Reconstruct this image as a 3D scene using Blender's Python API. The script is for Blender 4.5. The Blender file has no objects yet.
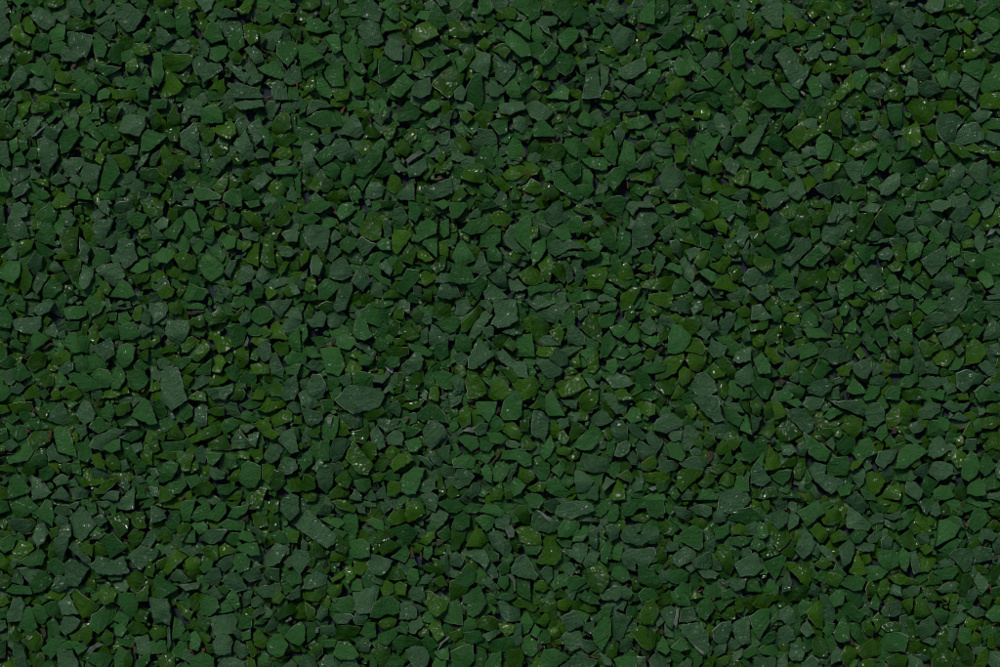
# A bed of loose green stone chips, photographed straight down.  1 unit = 1 m; the chips are about 15-45 mm across.
import bpy, math, random
from mathutils import Vector, noise
from mathutils.geometry import delaunay_2d_cdt

random.seed(7)
R = random.random
U = random.uniform
S = bpy.context.scene
COL = S.collection

# ------------------------------------------------------------------ outlines
# "T x y" opens a patch of the bed (millimetres from its far left corner); each following line is
# one chip: its kind (g smooth green, y glossy olive, t rough grey-green, b brown, r russet, w pale splinter)
# and its corners in steps of 1.5 mm.
DATA = """T 0 0
t 22 8 26 5 31 8 37 12 36 17 31 20 26 18 22 12
t 35 9 40 5 45 3 47 9 46 12 42 15 36 12
t 46 3 51 2 56 8 55 11 51 12 46 10
y 44 19 47 13 53 13 62 18 55 20 50 21
y 30 1 40 0 42 2 37 5 32 4
g 33 21 37 16 43 17 43 26 36 29 32 26
g 21 29 25 23 30 23 33 27 31 33 26 34 21 32
y 14 12 17 10 21 13 24 19 23 23 17 21 15 18
y 7 22 11 17 14 17 16 22 21 25 18 31 14 29 9 26
t 46 22 53 21 61 24 61 30 57 38 53 36 48 33
g 72 38 75 31 80 28 83 31 82 39 80 43 75 42
t 77 7 82 4 86 3 90 6 96 10 93 17 90 20 85 21 81 17 77 12
t 64 14 70 11 76 8 76 11 70 15 66 16
t 65 20 72 14 76 15 77 20 73 26 68 23
g 62 27 67 24 71 32 69 38 64 37 62 32
t 40 36 44 31 48 33 55 38 50 41 43 40
g 33 30 41 28 44 30 40 36 34 35
y 9 32 13 35 17 34 22 34 21 39 15 43 11 41
g 20 47 24 41 28 38 31 46 29 50 24 50
g 29 50 31 44 36 46 36 52 33 58 29 55
t 20 53 25 50 29 51 31 59 26 60 21 58
t 4 56 15 45 19 50 17 54 5 63
y 36 48 48 48 49 55 44 56 38 54
g 50 52 55 49 62 52 65 58 62 63 58 62 53 58
y 36 57 42 56 46 59 44 63 40 63 36 60
g 40 63 47 62 53 63 52 67 40 67
t 1 35 5 29 8 27 8 35 4 42 0 44
g 1 47 6 43 5 50 1 54
g 64 43 73 44 80 45 74 49 70 51 66 48
y 81 62 86 58 91 60 89 66 82 67
g 86 53 90 50 95 54 94 57 88 59
g 91 60 95 57 100 58 100 67 93 67
g 65 61 70 59 73 62 72 67 65 67
y 89 30 95 29 100 31 100 36 95 37 90 35
g 89 23 95 20 99 24 95 28 90 27
t 64 8 70 3 73 0 73 3 68 9 65 11
y 84 43 90 40 92 45 89 49 84 47
g 76 0 86 0 82 4 77 3
t 0 12 4 11 7 17 5 22 0 21
t 0 22 5 21 7 24 3 28 0 30
g 63 50 72 53 74 57 69 55
r 12 9 13 10 14 15 12 14
r 32 23 34 26 33 29 32 27
r 47 42 51 42 50 45 48 46
T 150 0
g 36 24 38 17 41 14 45 16 48 23 49 26 42 29 38 27
g 52 26 54 21 60 16 62 20 63 30 57 34 53 31
y 62 17 67 15 71 17 72 27 67 30 63 25
t 45 16 52 13 58 13 60 16 55 20 51 24 47 19
g 40 33 44 30 50 31 52 34 49 39 45 41 40 39
t 28 41 34 37 39 42 46 42 48 46 42 51 36 55 33 48
y 8 42 9 36 15 37 21 36 28 37 27 42 22 46 16 48 10 48
g 0 41 7 41 9 50 5 57 0 54
y 7 60 11 51 16 51 22 58 18 62 10 65 5 63
g 72 46 80 41 86 39 86 44 89 49 87 52 78 50
t 90 50 95 44 100 45 100 54 93 56 90 54
t 54 60 58 55 66 57 72 59 75 65 73 67 56 67
y 39 60 44 55 49 53 50 60 48 64 44 60
g 85 29 92 27 100 29 96 40 92 44 89 42 85 36
t 76 23 81 20 88 21 87 25 84 29 81 33 77 31
t 63 33 68 30 74 35 75 40 71 42 66 38
t 49 42 55 43 62 48 66 51 63 55 57 50
g 7 12 13 9 17 14 16 18 11 19 7 16
g 17 9 25 7 27 15 27 21 24 25 18 22 17 15
t 4 18 8 18 12 23 15 26 10 30 5 28
t 12 33 18 27 25 26 26 32 23 35 16 34
g 38 12 43 5 46 0 49 2 46 8 42 14
y 60 7 66 2 70 1 69 5 66 9 61 9
y 50 0 58 0 56 4 53 5 50 3
t 29 1 37 0 42 2 41 6 37 8 33 5
y 19 7 22 1 27 0 31 5 27 8 21 8
y 3 0 16 0 14 3 9 5 5 4
y 86 14 90 9 95 9 95 15 93 17 88 15
g 70 13 75 8 81 9 81 14 75 16
y 93 21 96 17 100 18 100 27 95 24
y 20 52 24 48 29 51 33 55 28 55 23 55
t 82 56 85 53 91 58 91 66 83 67 81 60
t 64 50 70 46 75 48 74 53 68 56 65 54
g 80 1 90 0 95 5 90 7 83 4
y 52 36 57 34 62 39 60 42 55 41
g 0 4 4 10 5 15 2 20 0 20
y 31 9 36 8 38 11 34 16 32 14
t 45 10 50 6 57 9 57 11 48 12
t 30 35 35 31 39 33 38 38 33 37
r 34 20 36 22 35 25 34 26
w 28 44 31 46 32 51 30 49
T 300 0
t 39 18 43 14 51 13 54 22 55 27 51 30 45 30 42 25 39 21
g 4 17 9 13 13 13 17 16 20 20 12 22 5 20
g 0 32 5 29 11 34 15 38 8 43 2 45 0 42
g 18 44 25 41 28 43 29 57 22 58 17 52 16 48
g 29 31 36 28 39 32 40 38 38 42 33 41 29 35
g 53 40 55 38 63 42 69 46 66 50 58 53 54 55 52 45
g 60 60 65 52 69 49 74 53 76 55 71 60 67 64 62 63
y 88 56 93 50 100 45 100 65 94 62
g 84 14 88 5 90 3 95 8 98 16 93 20 88 17
y 75 26 78 17 84 15 91 19 92 23 88 26 78 29
g 86 44 89 38 95 37 100 40 95 45 88 47
t 56 32 60 26 67 28 69 34 67 40 62 40 57 36
g 17 25 20 23 26 24 27 33 24 35 19 29
g 21 12 25 9 29 15 29 20 26 22 23 20
g 28 7 35 4 41 6 40 10 34 11 27 10
t 41 8 46 2 52 4 55 8 52 14 45 13 41 11
g 9 56 11 51 15 52 19 57 22 62 20 65 14 63
y 22 60 27 57 33 60 31 66 25 67
y 2 60 5 54 9 51 10 58 6 62 1 64 0 60
g 33 54 37 50 41 52 43 57 41 63 36 63 33 59
t 75 59 79 54 86 52 88 58 86 63 80 65 75 64
y 74 40 76 34 81 36 82 43 79 47 74 46
g 78 32 82 29 87 32 88 37 82 37
g 87 33 91 29 96 34 97 37 92 37
t 68 38 71 30 74 31 73 40 69 44 67 42
y 42 35 45 33 48 39 46 42 42 42
g 57 8 63 4 66 7 65 13 60 12
g 55 17 59 14 65 17 67 19 62 20 57 20
g 69 10 72 7 78 12 77 14 71 12
g 34 42 41 43 44 48 41 49 36 46
y 71 5 77 0 81 1 82 7 77 7
t 88 0 95 0 98 3 94 4
y 0 1 12 1 13 3 8 6 0 5
y 93 23 98 24 100 28 100 31 95 27
t 81 48 84 45 91 48 88 51 83 51
g 44 48 47 41 51 40 51 45 47 52 44 51
t 10 33 15 28 18 31 16 35 12 36
y 31 23 33 24 32 27 29 25
w 67 4 70 3 71 6 69 7
b 52 41 54 40 53 51 52 55
T 450 0
g 30 19 34 18 36 22 36 27 31 26
g 36 25 40 20 46 25 52 30 54 37 47 38 43 35 38 30
g 43 17 51 14 54 19 53 26 47 22 43 19
g 55 17 59 17 62 22 63 27 58 29 54 23
g 52 29 60 28 63 33 59 39 55 37
g 60 40 65 33 68 29 72 31 71 36 66 42 62 43
g 72 25 78 19 83 19 86 22 84 27 77 33 73 29
g 71 40 74 36 81 37 84 42 81 48 77 50 73 48
t 13 44 17 39 22 35 27 37 27 44 25 52 21 49 16 47
t 30 47 34 43 40 40 44 43 43 48 39 53 36 56 31 53
y 29 33 33 29 38 29 40 34 37 39 33 36
g 11 59 17 50 21 51 21 60 18 67 11 67
t 27 53 35 58 36 60 32 64 27 63
g 36 59 42 53 46 58 47 64 41 65
g 46 54 50 49 54 51 55 56 48 62
y 55 56 61 54 66 56 65 60 60 61
g 65 65 70 60 75 57 79 60 78 67 66 67
g 68 7 74 2 80 3 83 7 78 12 77 15 72 10
t 57 13 62 10 72 11 71 16 65 18 68 24 62 20
g 80 9 86 4 92 10 90 15 83 18 80 15
g 44 5 46 0 56 0 56 5 52 10 47 8
g 53 10 57 2 60 4 59 11 53 14
y 28 11 32 5 38 4 44 8 43 12 36 12 30 12
g 19 9 20 2 25 1 29 5 25 9
g 5 5 9 2 14 1 15 10 10 11 7 8
y 17 17 19 14 25 17 27 19 22 23
y 4 22 10 17 15 21 11 25 6 25
y 18 30 23 25 27 29 23 34
y 71 27 73 32 76 34 80 32 76 36
y 87 26 92 25 100 27 100 24 96 23 90 24
t 86 43 92 38 97 38 96 42 92 43 92 50 88 49
t 90 52 92 48 99 44 100 67 89 67
g 48 43 54 40 55 45 50 48
y 57 44 61 43 62 48 58 52 55 48
g 4 40 8 38 11 44 7 48
y 0 50 4 47 9 50 8 55 3 59 0 59
t 3 62 8 57 11 61 9 67 4 67
y 61 6 62 1 69 3 67 7
y 85 0 90 0 91 4 86 4
y 8 38 12 30 15 32 16 37 11 43
t 91 12 96 10 99 15 95 18
y 83 30 90 28 91 33 86 36
g 84 48 90 53 89 57 85 52
r 76 50 79 51 77 53 75 52
T 600 0
t 7 22 12 17 18 20 24 22 23 28 18 32 13 35 9 31
g 26 10 30 5 36 2 37 8 36 16 31 15 27 14
g 36 4 40 0 45 1 45 8 40 13 37 12
g 38 27 44 22 50 20 54 20 54 25 50 29 45 32 41 30
g 50 41 53 38 57 41 61 47 58 50 52 50 50 47
g 58 40 62 36 65 40 67 45 66 49 61 46
g 29 50 33 46 40 47 40 51 37 55 33 59 30 56
t 13 46 22 42 30 39 31 46 25 51 18 53 13 50
t 0 45 5 48 5 55 2 61 0 62
y 44 60 47 55 53 51 58 56 56 61 50 65 46 66
g 61 58 65 50 70 53 74 58 70 59 65 60
g 69 49 74 46 78 48 82 52 80 54 76 57 72 53
g 76 57 82 52 87 54 88 61 83 62 77 60
g 87 50 90 46 94 51 96 55 93 62 89 57
g 86 33 90 29 94 30 95 37 96 42 90 44 87 40
t 68 42 73 36 76 33 81 41 77 45 70 46
g 70 32 73 24 77 24 83 31 78 32 71 33
y 61 24 64 15 68 16 70 22 69 27 64 26
g 55 20 58 15 62 13 62 18 59 23 56 22
g 74 13 79 11 85 16 80 20 77 19
g 80 20 86 16 91 17 91 22 86 30 82 25
t 90 15 95 12 98 13 97 19 94 21 91 18
g 66 6 72 0 76 3 73 9 69 12 66 10
t 71 12 76 8 82 6 80 9 74 11
t 3 6 8 2 14 6 17 9 12 13 8 10
y 17 13 21 7 24 10 25 14 22 16
y 25 23 29 21 33 22 31 27 26 27
y 0 33 5 31 10 33 12 39 8 37 3 35
y 14 41 19 36 23 37 19 42 15 43
y 31 37 35 35 36 41 33 44 30 41
t 37 21 41 18 49 17 51 19 42 22
g 61 30 66 28 71 35 67 40 63 34
g 44 35 50 32 53 30 54 36 48 38
t 16 60 20 57 27 60 27 63 19 64
y 1 64 4 61 9 63 8 67 1 67
g 96 50 99 46 100 45 100 54 97 53
g 58 67 63 63 70 61 77 65 76 67
y 83 7 88 6 89 11 86 14 83 11
t 54 62 60 58 62 61 56 65
t 90 7 97 5 99 9 94 12 91 11
b 37 56 41 51 43 48 45 50 42 53 39 57
b 11 64 14 57 15 60 12 65
b 60 5 64 0 65 1 61 5
b 24 16 29 16 32 18 29 20 25 19
r 77 23 80 26 82 29 80 29
r 79 32 83 31 82 33 79 34
t 1 10 6 8 12 13 8 16 3 14
T 750 0
t 7 6 12 3 17 1 22 4 22 11 21 18 16 18 11 14 8 10
t 17 37 22 33 27 32 30 37 33 43 39 46 38 51 32 59 28 58 23 50 20 43
t 9 35 13 30 21 30 21 33 16 36 15 40 18 42 15 45 9 43
g 0 48 4 43 8 46 12 53 8 55 2 57 0 54
g 5 63 11 57 17 59 23 66 20 67 5 67
g 21 56 26 56 31 60 32 66 27 66 22 61
y 22 13 26 8 30 11 30 17 26 21 23 17
y 11 22 17 18 23 19 24 22 18 23 12 26
y 37 5 43 0 50 0 53 5 49 10 44 9
y 56 5 60 1 64 4 66 8 61 10 56 8
y 70 11 76 6 80 6 81 9 77 13 71 14
g 55 18 60 15 64 18 64 23 58 23 55 21
g 67 18 70 14 76 16 76 20 71 24 68 23
y 50 27 53 23 58 23 57 28 53 32 50 30
y 65 27 69 25 74 32 74 35 68 35 66 31
g 75 32 80 24 86 26 86 33 80 36 75 36
y 87 30 88 22 95 22 100 20 98 28 92 33 87 36
t 56 32 60 28 64 25 65 31 63 35
t 48 36 52 34 58 37 57 40 50 40
y 40 47 43 41 50 40 60 41 60 44 52 47 46 48
y 55 49 60 45 67 45 67 48 61 50
g 76 42 81 38 86 40 88 43 83 45 78 45
t 64 41 66 37 71 37 76 42 77 46 70 46
g 67 52 70 48 76 47 79 51 76 56 73 60 69 58
y 55 66 58 60 63 54 67 49 67 54 69 59 65 63 60 67
y 66 67 70 61 74 59 78 67
t 77 58 81 53 86 54 90 57 90 61 86 65 80 64
g 38 55 41 51 45 52 48 57 47 63 42 64 39 60
t 46 52 50 48 53 50 57 57 57 60 51 58
y 88 44 93 38 98 36 100 40 100 49 94 49
t 37 37 42 30 47 27 49 32 45 38 39 40
y 33 37 36 33 37 38 35 42 33 40
g 25 23 31 21 35 24 37 28 28 31 25 28
y 30 15 35 13 39 16 36 20 33 20
y 44 15 48 12 52 15 53 18 47 20
g 38 26 43 19 48 20 49 23 44 26
y 0 27 5 17 8 21 4 26
g 0 31 7 26 10 27 6 32 3 35
y 51 10 55 8 57 13 53 14
t 80 0 87 0 93 7 89 9 84 9
y 92 60 97 57 100 57 100 64 95 65
t 86 52 90 49 93 53 92 59 89 54
r 7 55 12 53 11 55 8 57
w 33 60 37 62 36 64 34 62
T 850 0
t 45 21 53 19 62 20 60 24 55 29 50 26
t 42 46 43 40 46 38 49 42 52 48 54 50 52 53 45 52
t 73 57 76 50 80 52 86 55 85 61 83 66 78 62
t 29 17 30 9 33 4 36 9 39 14 35 18 31 19
y 29 40 33 35 38 31 42 29 43 34 37 39 32 42
g 56 34 60 27 63 23 66 22 64 29 62 36 57 36
g 75 44 81 41 89 41 90 46 86 53 79 50 75 47
g 86 53 90 50 95 48 100 50 100 58 95 61 89 61
g 66 29 69 24 74 24 75 30 73 33 68 32
y 64 35 67 32 72 35 71 39 66 41 63 39
y 76 34 81 32 88 31 89 34 84 38 77 39
g 74 0 82 0 85 4 81 9 78 8 75 3
g 83 9 87 5 92 3 98 0 98 3 93 8 88 11
g 86 17 91 11 96 12 100 15 97 21 93 24 89 20
t 86 24 91 22 94 25 91 27 86 28
g 57 13 63 12 68 15 69 19 63 20 58 17
t 42 11 46 7 50 10 51 14 47 17 43 16
y 66 9 71 6 77 9 74 12 69 14
y 60 8 65 4 72 2 75 5 67 7
g 90 31 94 28 98 24 100 26 100 36 95 35
y 75 19 82 16 84 19 80 23 76 21
y 76 28 77 24 82 27 85 30 79 31
g 58 51 62 47 65 48 66 57 61 58 59 56
y 59 63 62 60 68 59 72 62 70 67 60 67
t 46 58 51 54 58 56 59 61 53 64 47 62
t 38 54 40 50 45 53 44 59 45 63 37 63
g 46 38 51 35 55 36 54 40 50 42
y 53 45 57 42 59 45 56 47
y 26 60 29 57 35 58 36 64 33 67 27 65
t 66 57 67 50 71 48 74 52 70 58
g 56 40 60 38 64 40 63 45 58 44
y 67 46 69 42 74 44 74 48 69 49
g 87 64 92 61 100 62 100 67 88 67
y 52 15 54 11 57 14 54 17
t 50 4 56 1 62 2 61 6 54 8
t 34 19 40 16 44 22 44 27 38 25
T 0 100
t 25 27 30 25 35 28 38 30 39 38 37 43 31 50 28 48 26 42 25 34
t 82 11 88 10 97 12 97 17 93 24 87 22 79 21 80 18
t 54 49 57 42 63 43 67 44 66 52 64 59 61 61 56 55 53 52
t 41 43 45 38 54 39 56 41 52 47 48 51 43 47
g 53 15 57 11 61 14 65 20 61 22 55 20
g 40 27 43 20 50 19 53 24 50 29 46 34 41 35 40 31
g 53 29 57 24 62 26 65 29 63 32 55 31
g 60 22 65 21 69 24 66 28 62 25
g 65 19 71 16 80 22 78 26 72 27 68 22
g 66 58 67 50 70 43 75 40 79 44 80 49 75 55 71 60
y 75 38 80 36 86 38 87 42 83 48 80 45
y 55 33 60 32 62 35 61 39 55 37
y 74 31 78 28 82 28 82 32 77 35 74 35
y 71 8 76 4 81 5 79 9 76 14 72 12
y 10 7 11 2 17 0 20 2 19 8 14 12 11 12
g 3 8 7 2 10 3 10 9 7 14 4 12
y 21 4 26 1 32 3 33 7 26 8 22 8
g 45 9 49 12 51 16 49 19 45 17 43 13
y 0 26 0 14 5 15 10 21 7 25
t 0 28 5 28 7 36 7 43 4 45 2 40 0 38
t 4 52 8 47 13 45 19 46 20 49 15 54 10 57 6 55
t 8 59 14 56 18 54 20 58 15 63 10 65
g 6 28 11 25 12 32 8 35 6 33
g 12 27 17 26 18 32 14 34
g 10 36 14 35 17 40 16 43 11 43
g 17 38 21 32 25 32 24 39 20 40
t 19 20 20 10 26 8 28 12 24 18 21 24
w 21 25 26 20 31 15 32 16 28 20 24 24
t 28 23 30 18 36 18 41 14 43 17 40 23 36 27 31 25
g 21 61 26 59 31 61 33 64 29 67 22 66
y 22 54 27 53 32 54 32 58 28 57
y 34 60 37 58 41 59 38 63 35 63
t 43 58 46 56 50 60 50 65 45 63
g 51 65 53 60 58 60 61 66
t 87 58 90 53 95 54 96 60 93 62 88 62
g 74 60 80 58 84 59 82 63 77 64
g 66 64 71 61 76 62 76 66 68 66
g 95 24 99 20 100 21 100 33 95 34
y 94 52 95 46 100 45 100 52
t 91 47 95 38 99 34 100 34 96 42 92 47
y 63 39 66 35 69 38 68 42 65 41
t 83 33 88 30 92 30 91 36 86 36
t 34 53 40 49 43 51 45 54 38 57
g 0 52 3 52 7 57 5 61 0 61
y 35 66 40 62 46 64 46 67 36 67
t 22 46 26 50 25 53 21 52
t 47 53 51 50 54 54 53 58 49 56
r 53 22 55 21 56 23 54 24
y 51 7 55 1 60 3 60 8 56 11 52 10
T 150 100
g 34 6 38 4 46 5 48 8 48 14 43 14 38 15 34 15
t 20 22 24 19 30 16 32 20 32 26 27 30 24 33 21 31 21 25
t 22 5 27 0 35 0 34 5 33 10 26 10 21 9
t 56 29 59 24 64 20 66 25 69 32 69 39 66 40 62 36 57 33
t 66 18 70 14 73 12 74 18 76 24 71 29 68 24
t 41 44 45 39 52 38 54 40 50 46 45 50 40 50
y 43 20 47 15 54 14 57 18 57 22 53 26 47 24
y 7 33 10 30 14 35 20 43 17 46 12 51 10 46
y 81 18 84 11 89 8 93 11 94 18 89 22 84 24
y 82 30 86 24 93 22 98 25 96 28 90 31
y 82 37 87 32 92 30 95 36 91 40 86 39
y 41 33 46 29 51 28 52 34 48 37
y 54 38 57 35 62 36 64 39 61 43 56 43
y 42 59 46 53 51 48 52 55 50 60 47 64
y 52 57 54 51 60 55 57 58 52 60
y 78 57 83 53 88 55 90 60 87 65 82 63 79 60
g 74 17 79 20 82 27 80 34 77 31 75 24
g 81 46 88 44 97 44 99 49 94 50 87 49 83 49
t 76 5 79 1 86 1 85 6 81 13 78 11
t 56 2 60 0 75 1 76 4 68 5 60 6
t 33 28 38 33 39 38 37 46 35 40 33 34
y 34 23 39 19 43 21 42 27 38 30 35 27
y 25 43 29 40 33 42 33 45 27 46
y 22 53 25 50 32 50 34 56 30 60 26 58
g 31 58 40 60 47 64 46 67 33 67 29 63
y 0 48 5 46 9 49 11 53 9 56 0 52
g 0 29 0 22 5 21 11 24 7 27
t 0 36 6 33 7 36 3 43 0 43
g 0 57 4 55 9 59 6 62 0 61
y 8 62 11 59 14 60 12 66 7 67
y 11 21 16 19 19 21 18 27 14 27
g 61 66 62 58 67 57 72 63 73 67
y 12 11 17 3 18 8 20 13 17 18 12 19
y 0 14 5 10 7 16 2 19
y 4 6 9 12 12 18 9 20 5 14
t 70 37 74 33 79 35 79 38 72 39
t 67 56 71 51 76 48 79 53 76 58 72 60
g 0 0 11 0 10 5 3 6
y 38 1 42 0 47 1 44 4 40 4
t 88 3 91 0 95 6 91 9 88 6
g 50 62 55 59 61 60 60 67 50 67
t 91 62 94 58 98 63 97 67 91 67
g 97 53 100 47 100 65 98 65
t 26 30 31 28 33 33 31 37 28 37
t 84 41 90 39 94 41 91 44 86 44
T 300 100
g 4 14 11 8 17 6 24 6 27 10 28 17 24 18 14 18 6 16
t 21 31 24 27 30 27 34 31 36 36 34 40 28 40 22 35
t 28 18 31 12 36 10 41 17 42 22 38 25 33 24 27 22
g 0 20 4 16 9 18 13 24 12 28 6 28 1 25
t 13 24 18 22 24 23 21 28 18 30 14 27
g 10 38 15 34 19 30 22 37 20 40 14 43
t 1 33 4 28 9 30 11 35 9 39 12 46 9 48 6 50 4 44
g 16 45 22 42 26 46 26 49 23 53 18 50
g 38 43 44 37 50 32 56 31 56 36 54 41 49 46 43 51 38 50
g 48 32 54 26 60 29 57 33 52 35
g 39 52 45 50 48 50 44 56 41 60 37 54
g 50 50 56 41 61 43 62 48 55 51
y 40 34 43 27 47 28 49 32 46 35 42 37
y 55 21 58 17 62 15 64 18 62 25 58 27
y 69 23 74 18 78 20 78 25 74 28 70 26
y 64 31 67 27 72 29 73 34 70 37 66 35
g 82 25 86 23 90 27 89 31 85 34 81 31
t 57 34 60 30 62 33 62 38 59 40
w 70 40 75 36 80 33 84 35 80 37 74 41 72 43
y 43 21 46 16 50 19 53 23 51 25 46 25
y 36 8 41 4 45 6 48 10 44 12 39 11
y 53 9 56 4 60 7 59 11 56 13
g 66 11 69 5 72 1 77 4 81 8 77 13 71 14 67 14
y 14 59 16 54 21 52 22 57 19 61 15 61
g 28 48 31 45 36 49 35 53 32 58 28 55
t 44 60 47 55 52 55 56 59 54 64 48 66 44 65
y 58 55 61 49 66 52 68 57 63 62 59 60
t 66 64 70 58 76 55 77 62 76 67 67 67
t 81 61 86 57 93 54 100 53 100 62 94 65 83 66
t 72 46 77 42 83 40 85 45 80 50 73 51
t 61 44 65 40 68 43 71 47 66 48
y 85 47 86 42 89 44 88 49 84 53 82 51
t 84 15 88 12 93 12 94 16 88 19
y 94 2 100 0 100 9 96 9
g 0 0 4 3 3 8 0 10
t 5 5 8 0 17 1 21 5 13 6 5 10
y 13 18 20 19 20 22 15 21
y 20 0 30 0 29 4 25 5 21 3
g 5 66 10 62 14 65 14 67
t 90 25 96 21 100 20 100 28 94 29
g 93 17 98 14 100 15 100 19 95 18
g 31 0 44 0 44 4 37 5 32 7
g 32 60 36 57 40 61 41 65 35 67
y 25 62 28 59 32 62 31 66 26 66
g 81 5 88 0 92 1 93 5 87 8
r 26 7 29 4 31 3 30 6 28 10 26 9
T 450 100
y 15 11 21 7 29 9 27 15 24 19 20 17 14 13
t 18 26 20 19 28 20 31 25 31 29 27 31 21 29
t 32 3 37 0 48 0 50 5 45 7 40 10 34 8
t 51 3 57 1 63 5 68 8 64 13 59 14 53 10
g 55 21 57 16 62 14 66 16 69 20 69 24 62 25 56 24
y 61 37 66 30 71 29 77 34 74 40 66 41 62 40
g 76 30 82 25 85 24 86 30 84 38 79 35
g 86 28 92 31 91 37 87 40 85 37
g 85 14 89 7 92 9 98 15 95 18 88 17
y 52 31 57 27 62 31 61 36 55 38 52 35
g 37 35 42 25 47 28 50 36 47 40 41 39
g 19 35 22 30 27 35 30 43 27 46 22 45 17 41
y 7 52 11 43 15 37 22 44 25 50 24 55 15 55
y 26 50 33 50 39 55 41 58 36 61 29 55
y 49 42 56 42 60 46 58 49 54 50
y 0 26 10 25 14 32 12 35 6 35 0 33
g 12 0 22 0 20 7 15 4
g 22 3 26 0 32 0 31 6 26 8 22 7
y 6 7 12 8 15 11 11 15 7 12
g 62 45 66 47 68 53 64 54 62 50
g 68 49 74 48 80 55 88 64 85 67 77 63 70 57
g 75 44 80 42 86 42 87 50 82 54 77 48
g 87 45 92 45 95 50 95 56 88 56 84 55
g 84 57 95 57 96 60 91 66 88 64
y 36 50 41 45 45 46 48 50 43 53 38 53
y 61 62 64 56 69 57 73 63 68 67 62 66
g 88 40 94 38 100 38 100 47 94 45
y 70 10 74 8 75 13 71 15 67 14
t 42 13 46 11 50 13 52 19 48 22 43 18
g 27 16 32 13 38 14 38 21 33 23
g 33 24 37 21 41 23 38 28 34 27
g 80 0 86 0 86 5 82 8 79 4
g 70 3 75 1 79 3 77 7 71 7
t 4 5 9 1 15 4 16 8 8 7
y 93 30 98 26 100 26 100 36 95 36
y 2 64 7 59 11 63 7 67 2 67
y 40 62 44 58 48 60 46 66 41 66
g 80 16 85 17 91 19 86 23 81 21
g 20 58 25 56 30 61 27 65 21 62
t 0 34 7 35 10 39 5 41 0 39
t 65 45 69 41 74 41 74 45 69 47
t 49 65 55 62 60 65 60 67 49 67
y 50 60 54 53 60 56 62 61 56 63
b 57 24 66 24 70 23 72 30 69 29 67 26 60 27
r 46 34 49 36 52 38 48 38
w 78 16 80 18 81 21 79 20
w 30 9 33 9 34 12 31 12
T 600 100
t 40 52 44 45 47 44 56 49 56 54 52 58 46 62 42 60
t 75 15 78 9 82 9 87 15 87 20 84 25 79 21 76 18
g 69 32 74 25 80 20 81 24 77 33 72 39 69 36
g 60 40 64 32 68 33 70 39 72 44 72 48 66 46 61 43
y 68 61 70 55 76 51 80 53 84 58 78 61 72 62
y 32 60 40 57 44 64 44 66 38 64 33 62
g 15 16 21 12 30 9 34 15 28 19 20 19
g 29 22 35 17 39 20 38 25 33 29 30 26
g 0 34 6 31 11 29 12 36 10 43 6 40
g 13 38 17 27 22 30 24 36 24 44 19 47 13 43
g 4 52 9 46 15 45 18 49 13 55 9 60 5 56
t 24 43 30 36 33 32 36 38 33 44 27 46
t 35 31 41 29 48 33 49 36 42 37 37 35
y 0 18 6 14 10 17 7 22 3 28 0 27
y 47 22 51 21 57 25 57 29 52 30 47 28
y 20 53 27 50 35 50 35 55 28 55 22 54
y 58 51 63 49 67 50 67 56 63 57 59 55
y 63 8 69 5 73 8 72 13 67 13 63 11
g 43 8 47 4 53 5 53 10 48 12 44 11
g 55 5 58 1 65 3 70 6 63 7 57 7
g 90 10 93 5 100 8 100 14 95 17 92 14
g 88 20 91 16 97 17 100 21 100 24 92 25 89 24
t 80 29 84 24 89 25 88 31 84 34
t 83 42 87 39 93 43 90 50 85 47
y 73 44 77 40 81 42 82 47 78 49 73 49
y 90 52 94 47 100 47 100 56 95 57 90 55
y 50 36 54 33 57 37 55 41 51 42
y 81 62 88 58 94 57 92 61 85 64
t 88 65 94 60 99 61 97 66 92 67
t 93 31 100 27 100 36 96 35
y 23 31 28 27 33 27 31 32 26 34
g 25 3 33 0 42 0 41 5 33 7 26 6
t 11 3 20 0 24 3 22 7 15 7
y 55 15 58 10 62 12 63 17 57 20
y 45 66 50 60 56 60 57 66 52 67
g 8 65 13 64 17 66 14 67 8 67
g 72 2 78 0 82 2 77 5
g 20 60 25 56 31 60 28 64 22 62
y 48 17 52 15 55 18 52 20
b 57 42 62 43 68 48 63 49 58 46
b 16 9 20 8 26 8 25 10 18 10
r 39 19 42 20 45 21 42 22
t 0 39 5 39 4 46 0 47
t 9 18 14 17 16 24 13 30 10 26
T 750 100
g 44 31 45 26 48 23 52 24 55 28 54 34 50 39 46 39
g 54 39 57 29 61 32 65 39 62 41 57 41
y 50 43 56 41 61 43 55 51 52 53 49 52
y 56 51 62 42 64 44 64 52 57 53
t 63 44 68 41 74 42 75 46 74 53 70 55 66 51
g 75 46 80 39 85 39 84 45 79 50 75 51
g 85 43 89 35 94 37 94 42 89 47 86 46
t 26 58 29 51 32 49 35 56 37 61 32 66 27 64
t 44 58 50 55 57 55 59 61 53 65 47 61
y 35 53 40 51 44 55 42 59 39 61 36 57
g 12 27 15 22 18 23 25 29 27 33 20 34 14 31
y 24 24 29 19 34 15 37 20 36 28 32 32 27 27
y 51 19 53 9 58 6 60 8 60 25 56 23
g 37 7 42 0 46 4 49 7 44 11 38 10
g 12 5 13 0 25 0 29 3 24 5
g 22 15 26 9 31 12 30 16 26 19
y 10 24 15 17 22 10 22 15 19 21 12 23
y 7 38 12 34 18 38 18 43 11 43
g 1 57 2 49 10 48 12 51 9 57 5 59
g 8 57 13 52 20 55 22 59 15 61
t 10 65 14 60 22 61 26 65 25 67 11 67
g 92 5 98 3 100 3 100 18 96 17 92 10
t 73 14 80 14 84 16 81 20 75 20
t 60 8 64 5 68 9 70 14 66 18 61 13
y 65 1 68 0 79 0 78 4 70 5 65 4
y 87 14 89 9 92 11 93 17 89 20
t 86 57 93 51 100 49 100 57 92 63 87 63
g 78 54 84 51 87 55 86 60 81 57
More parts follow.
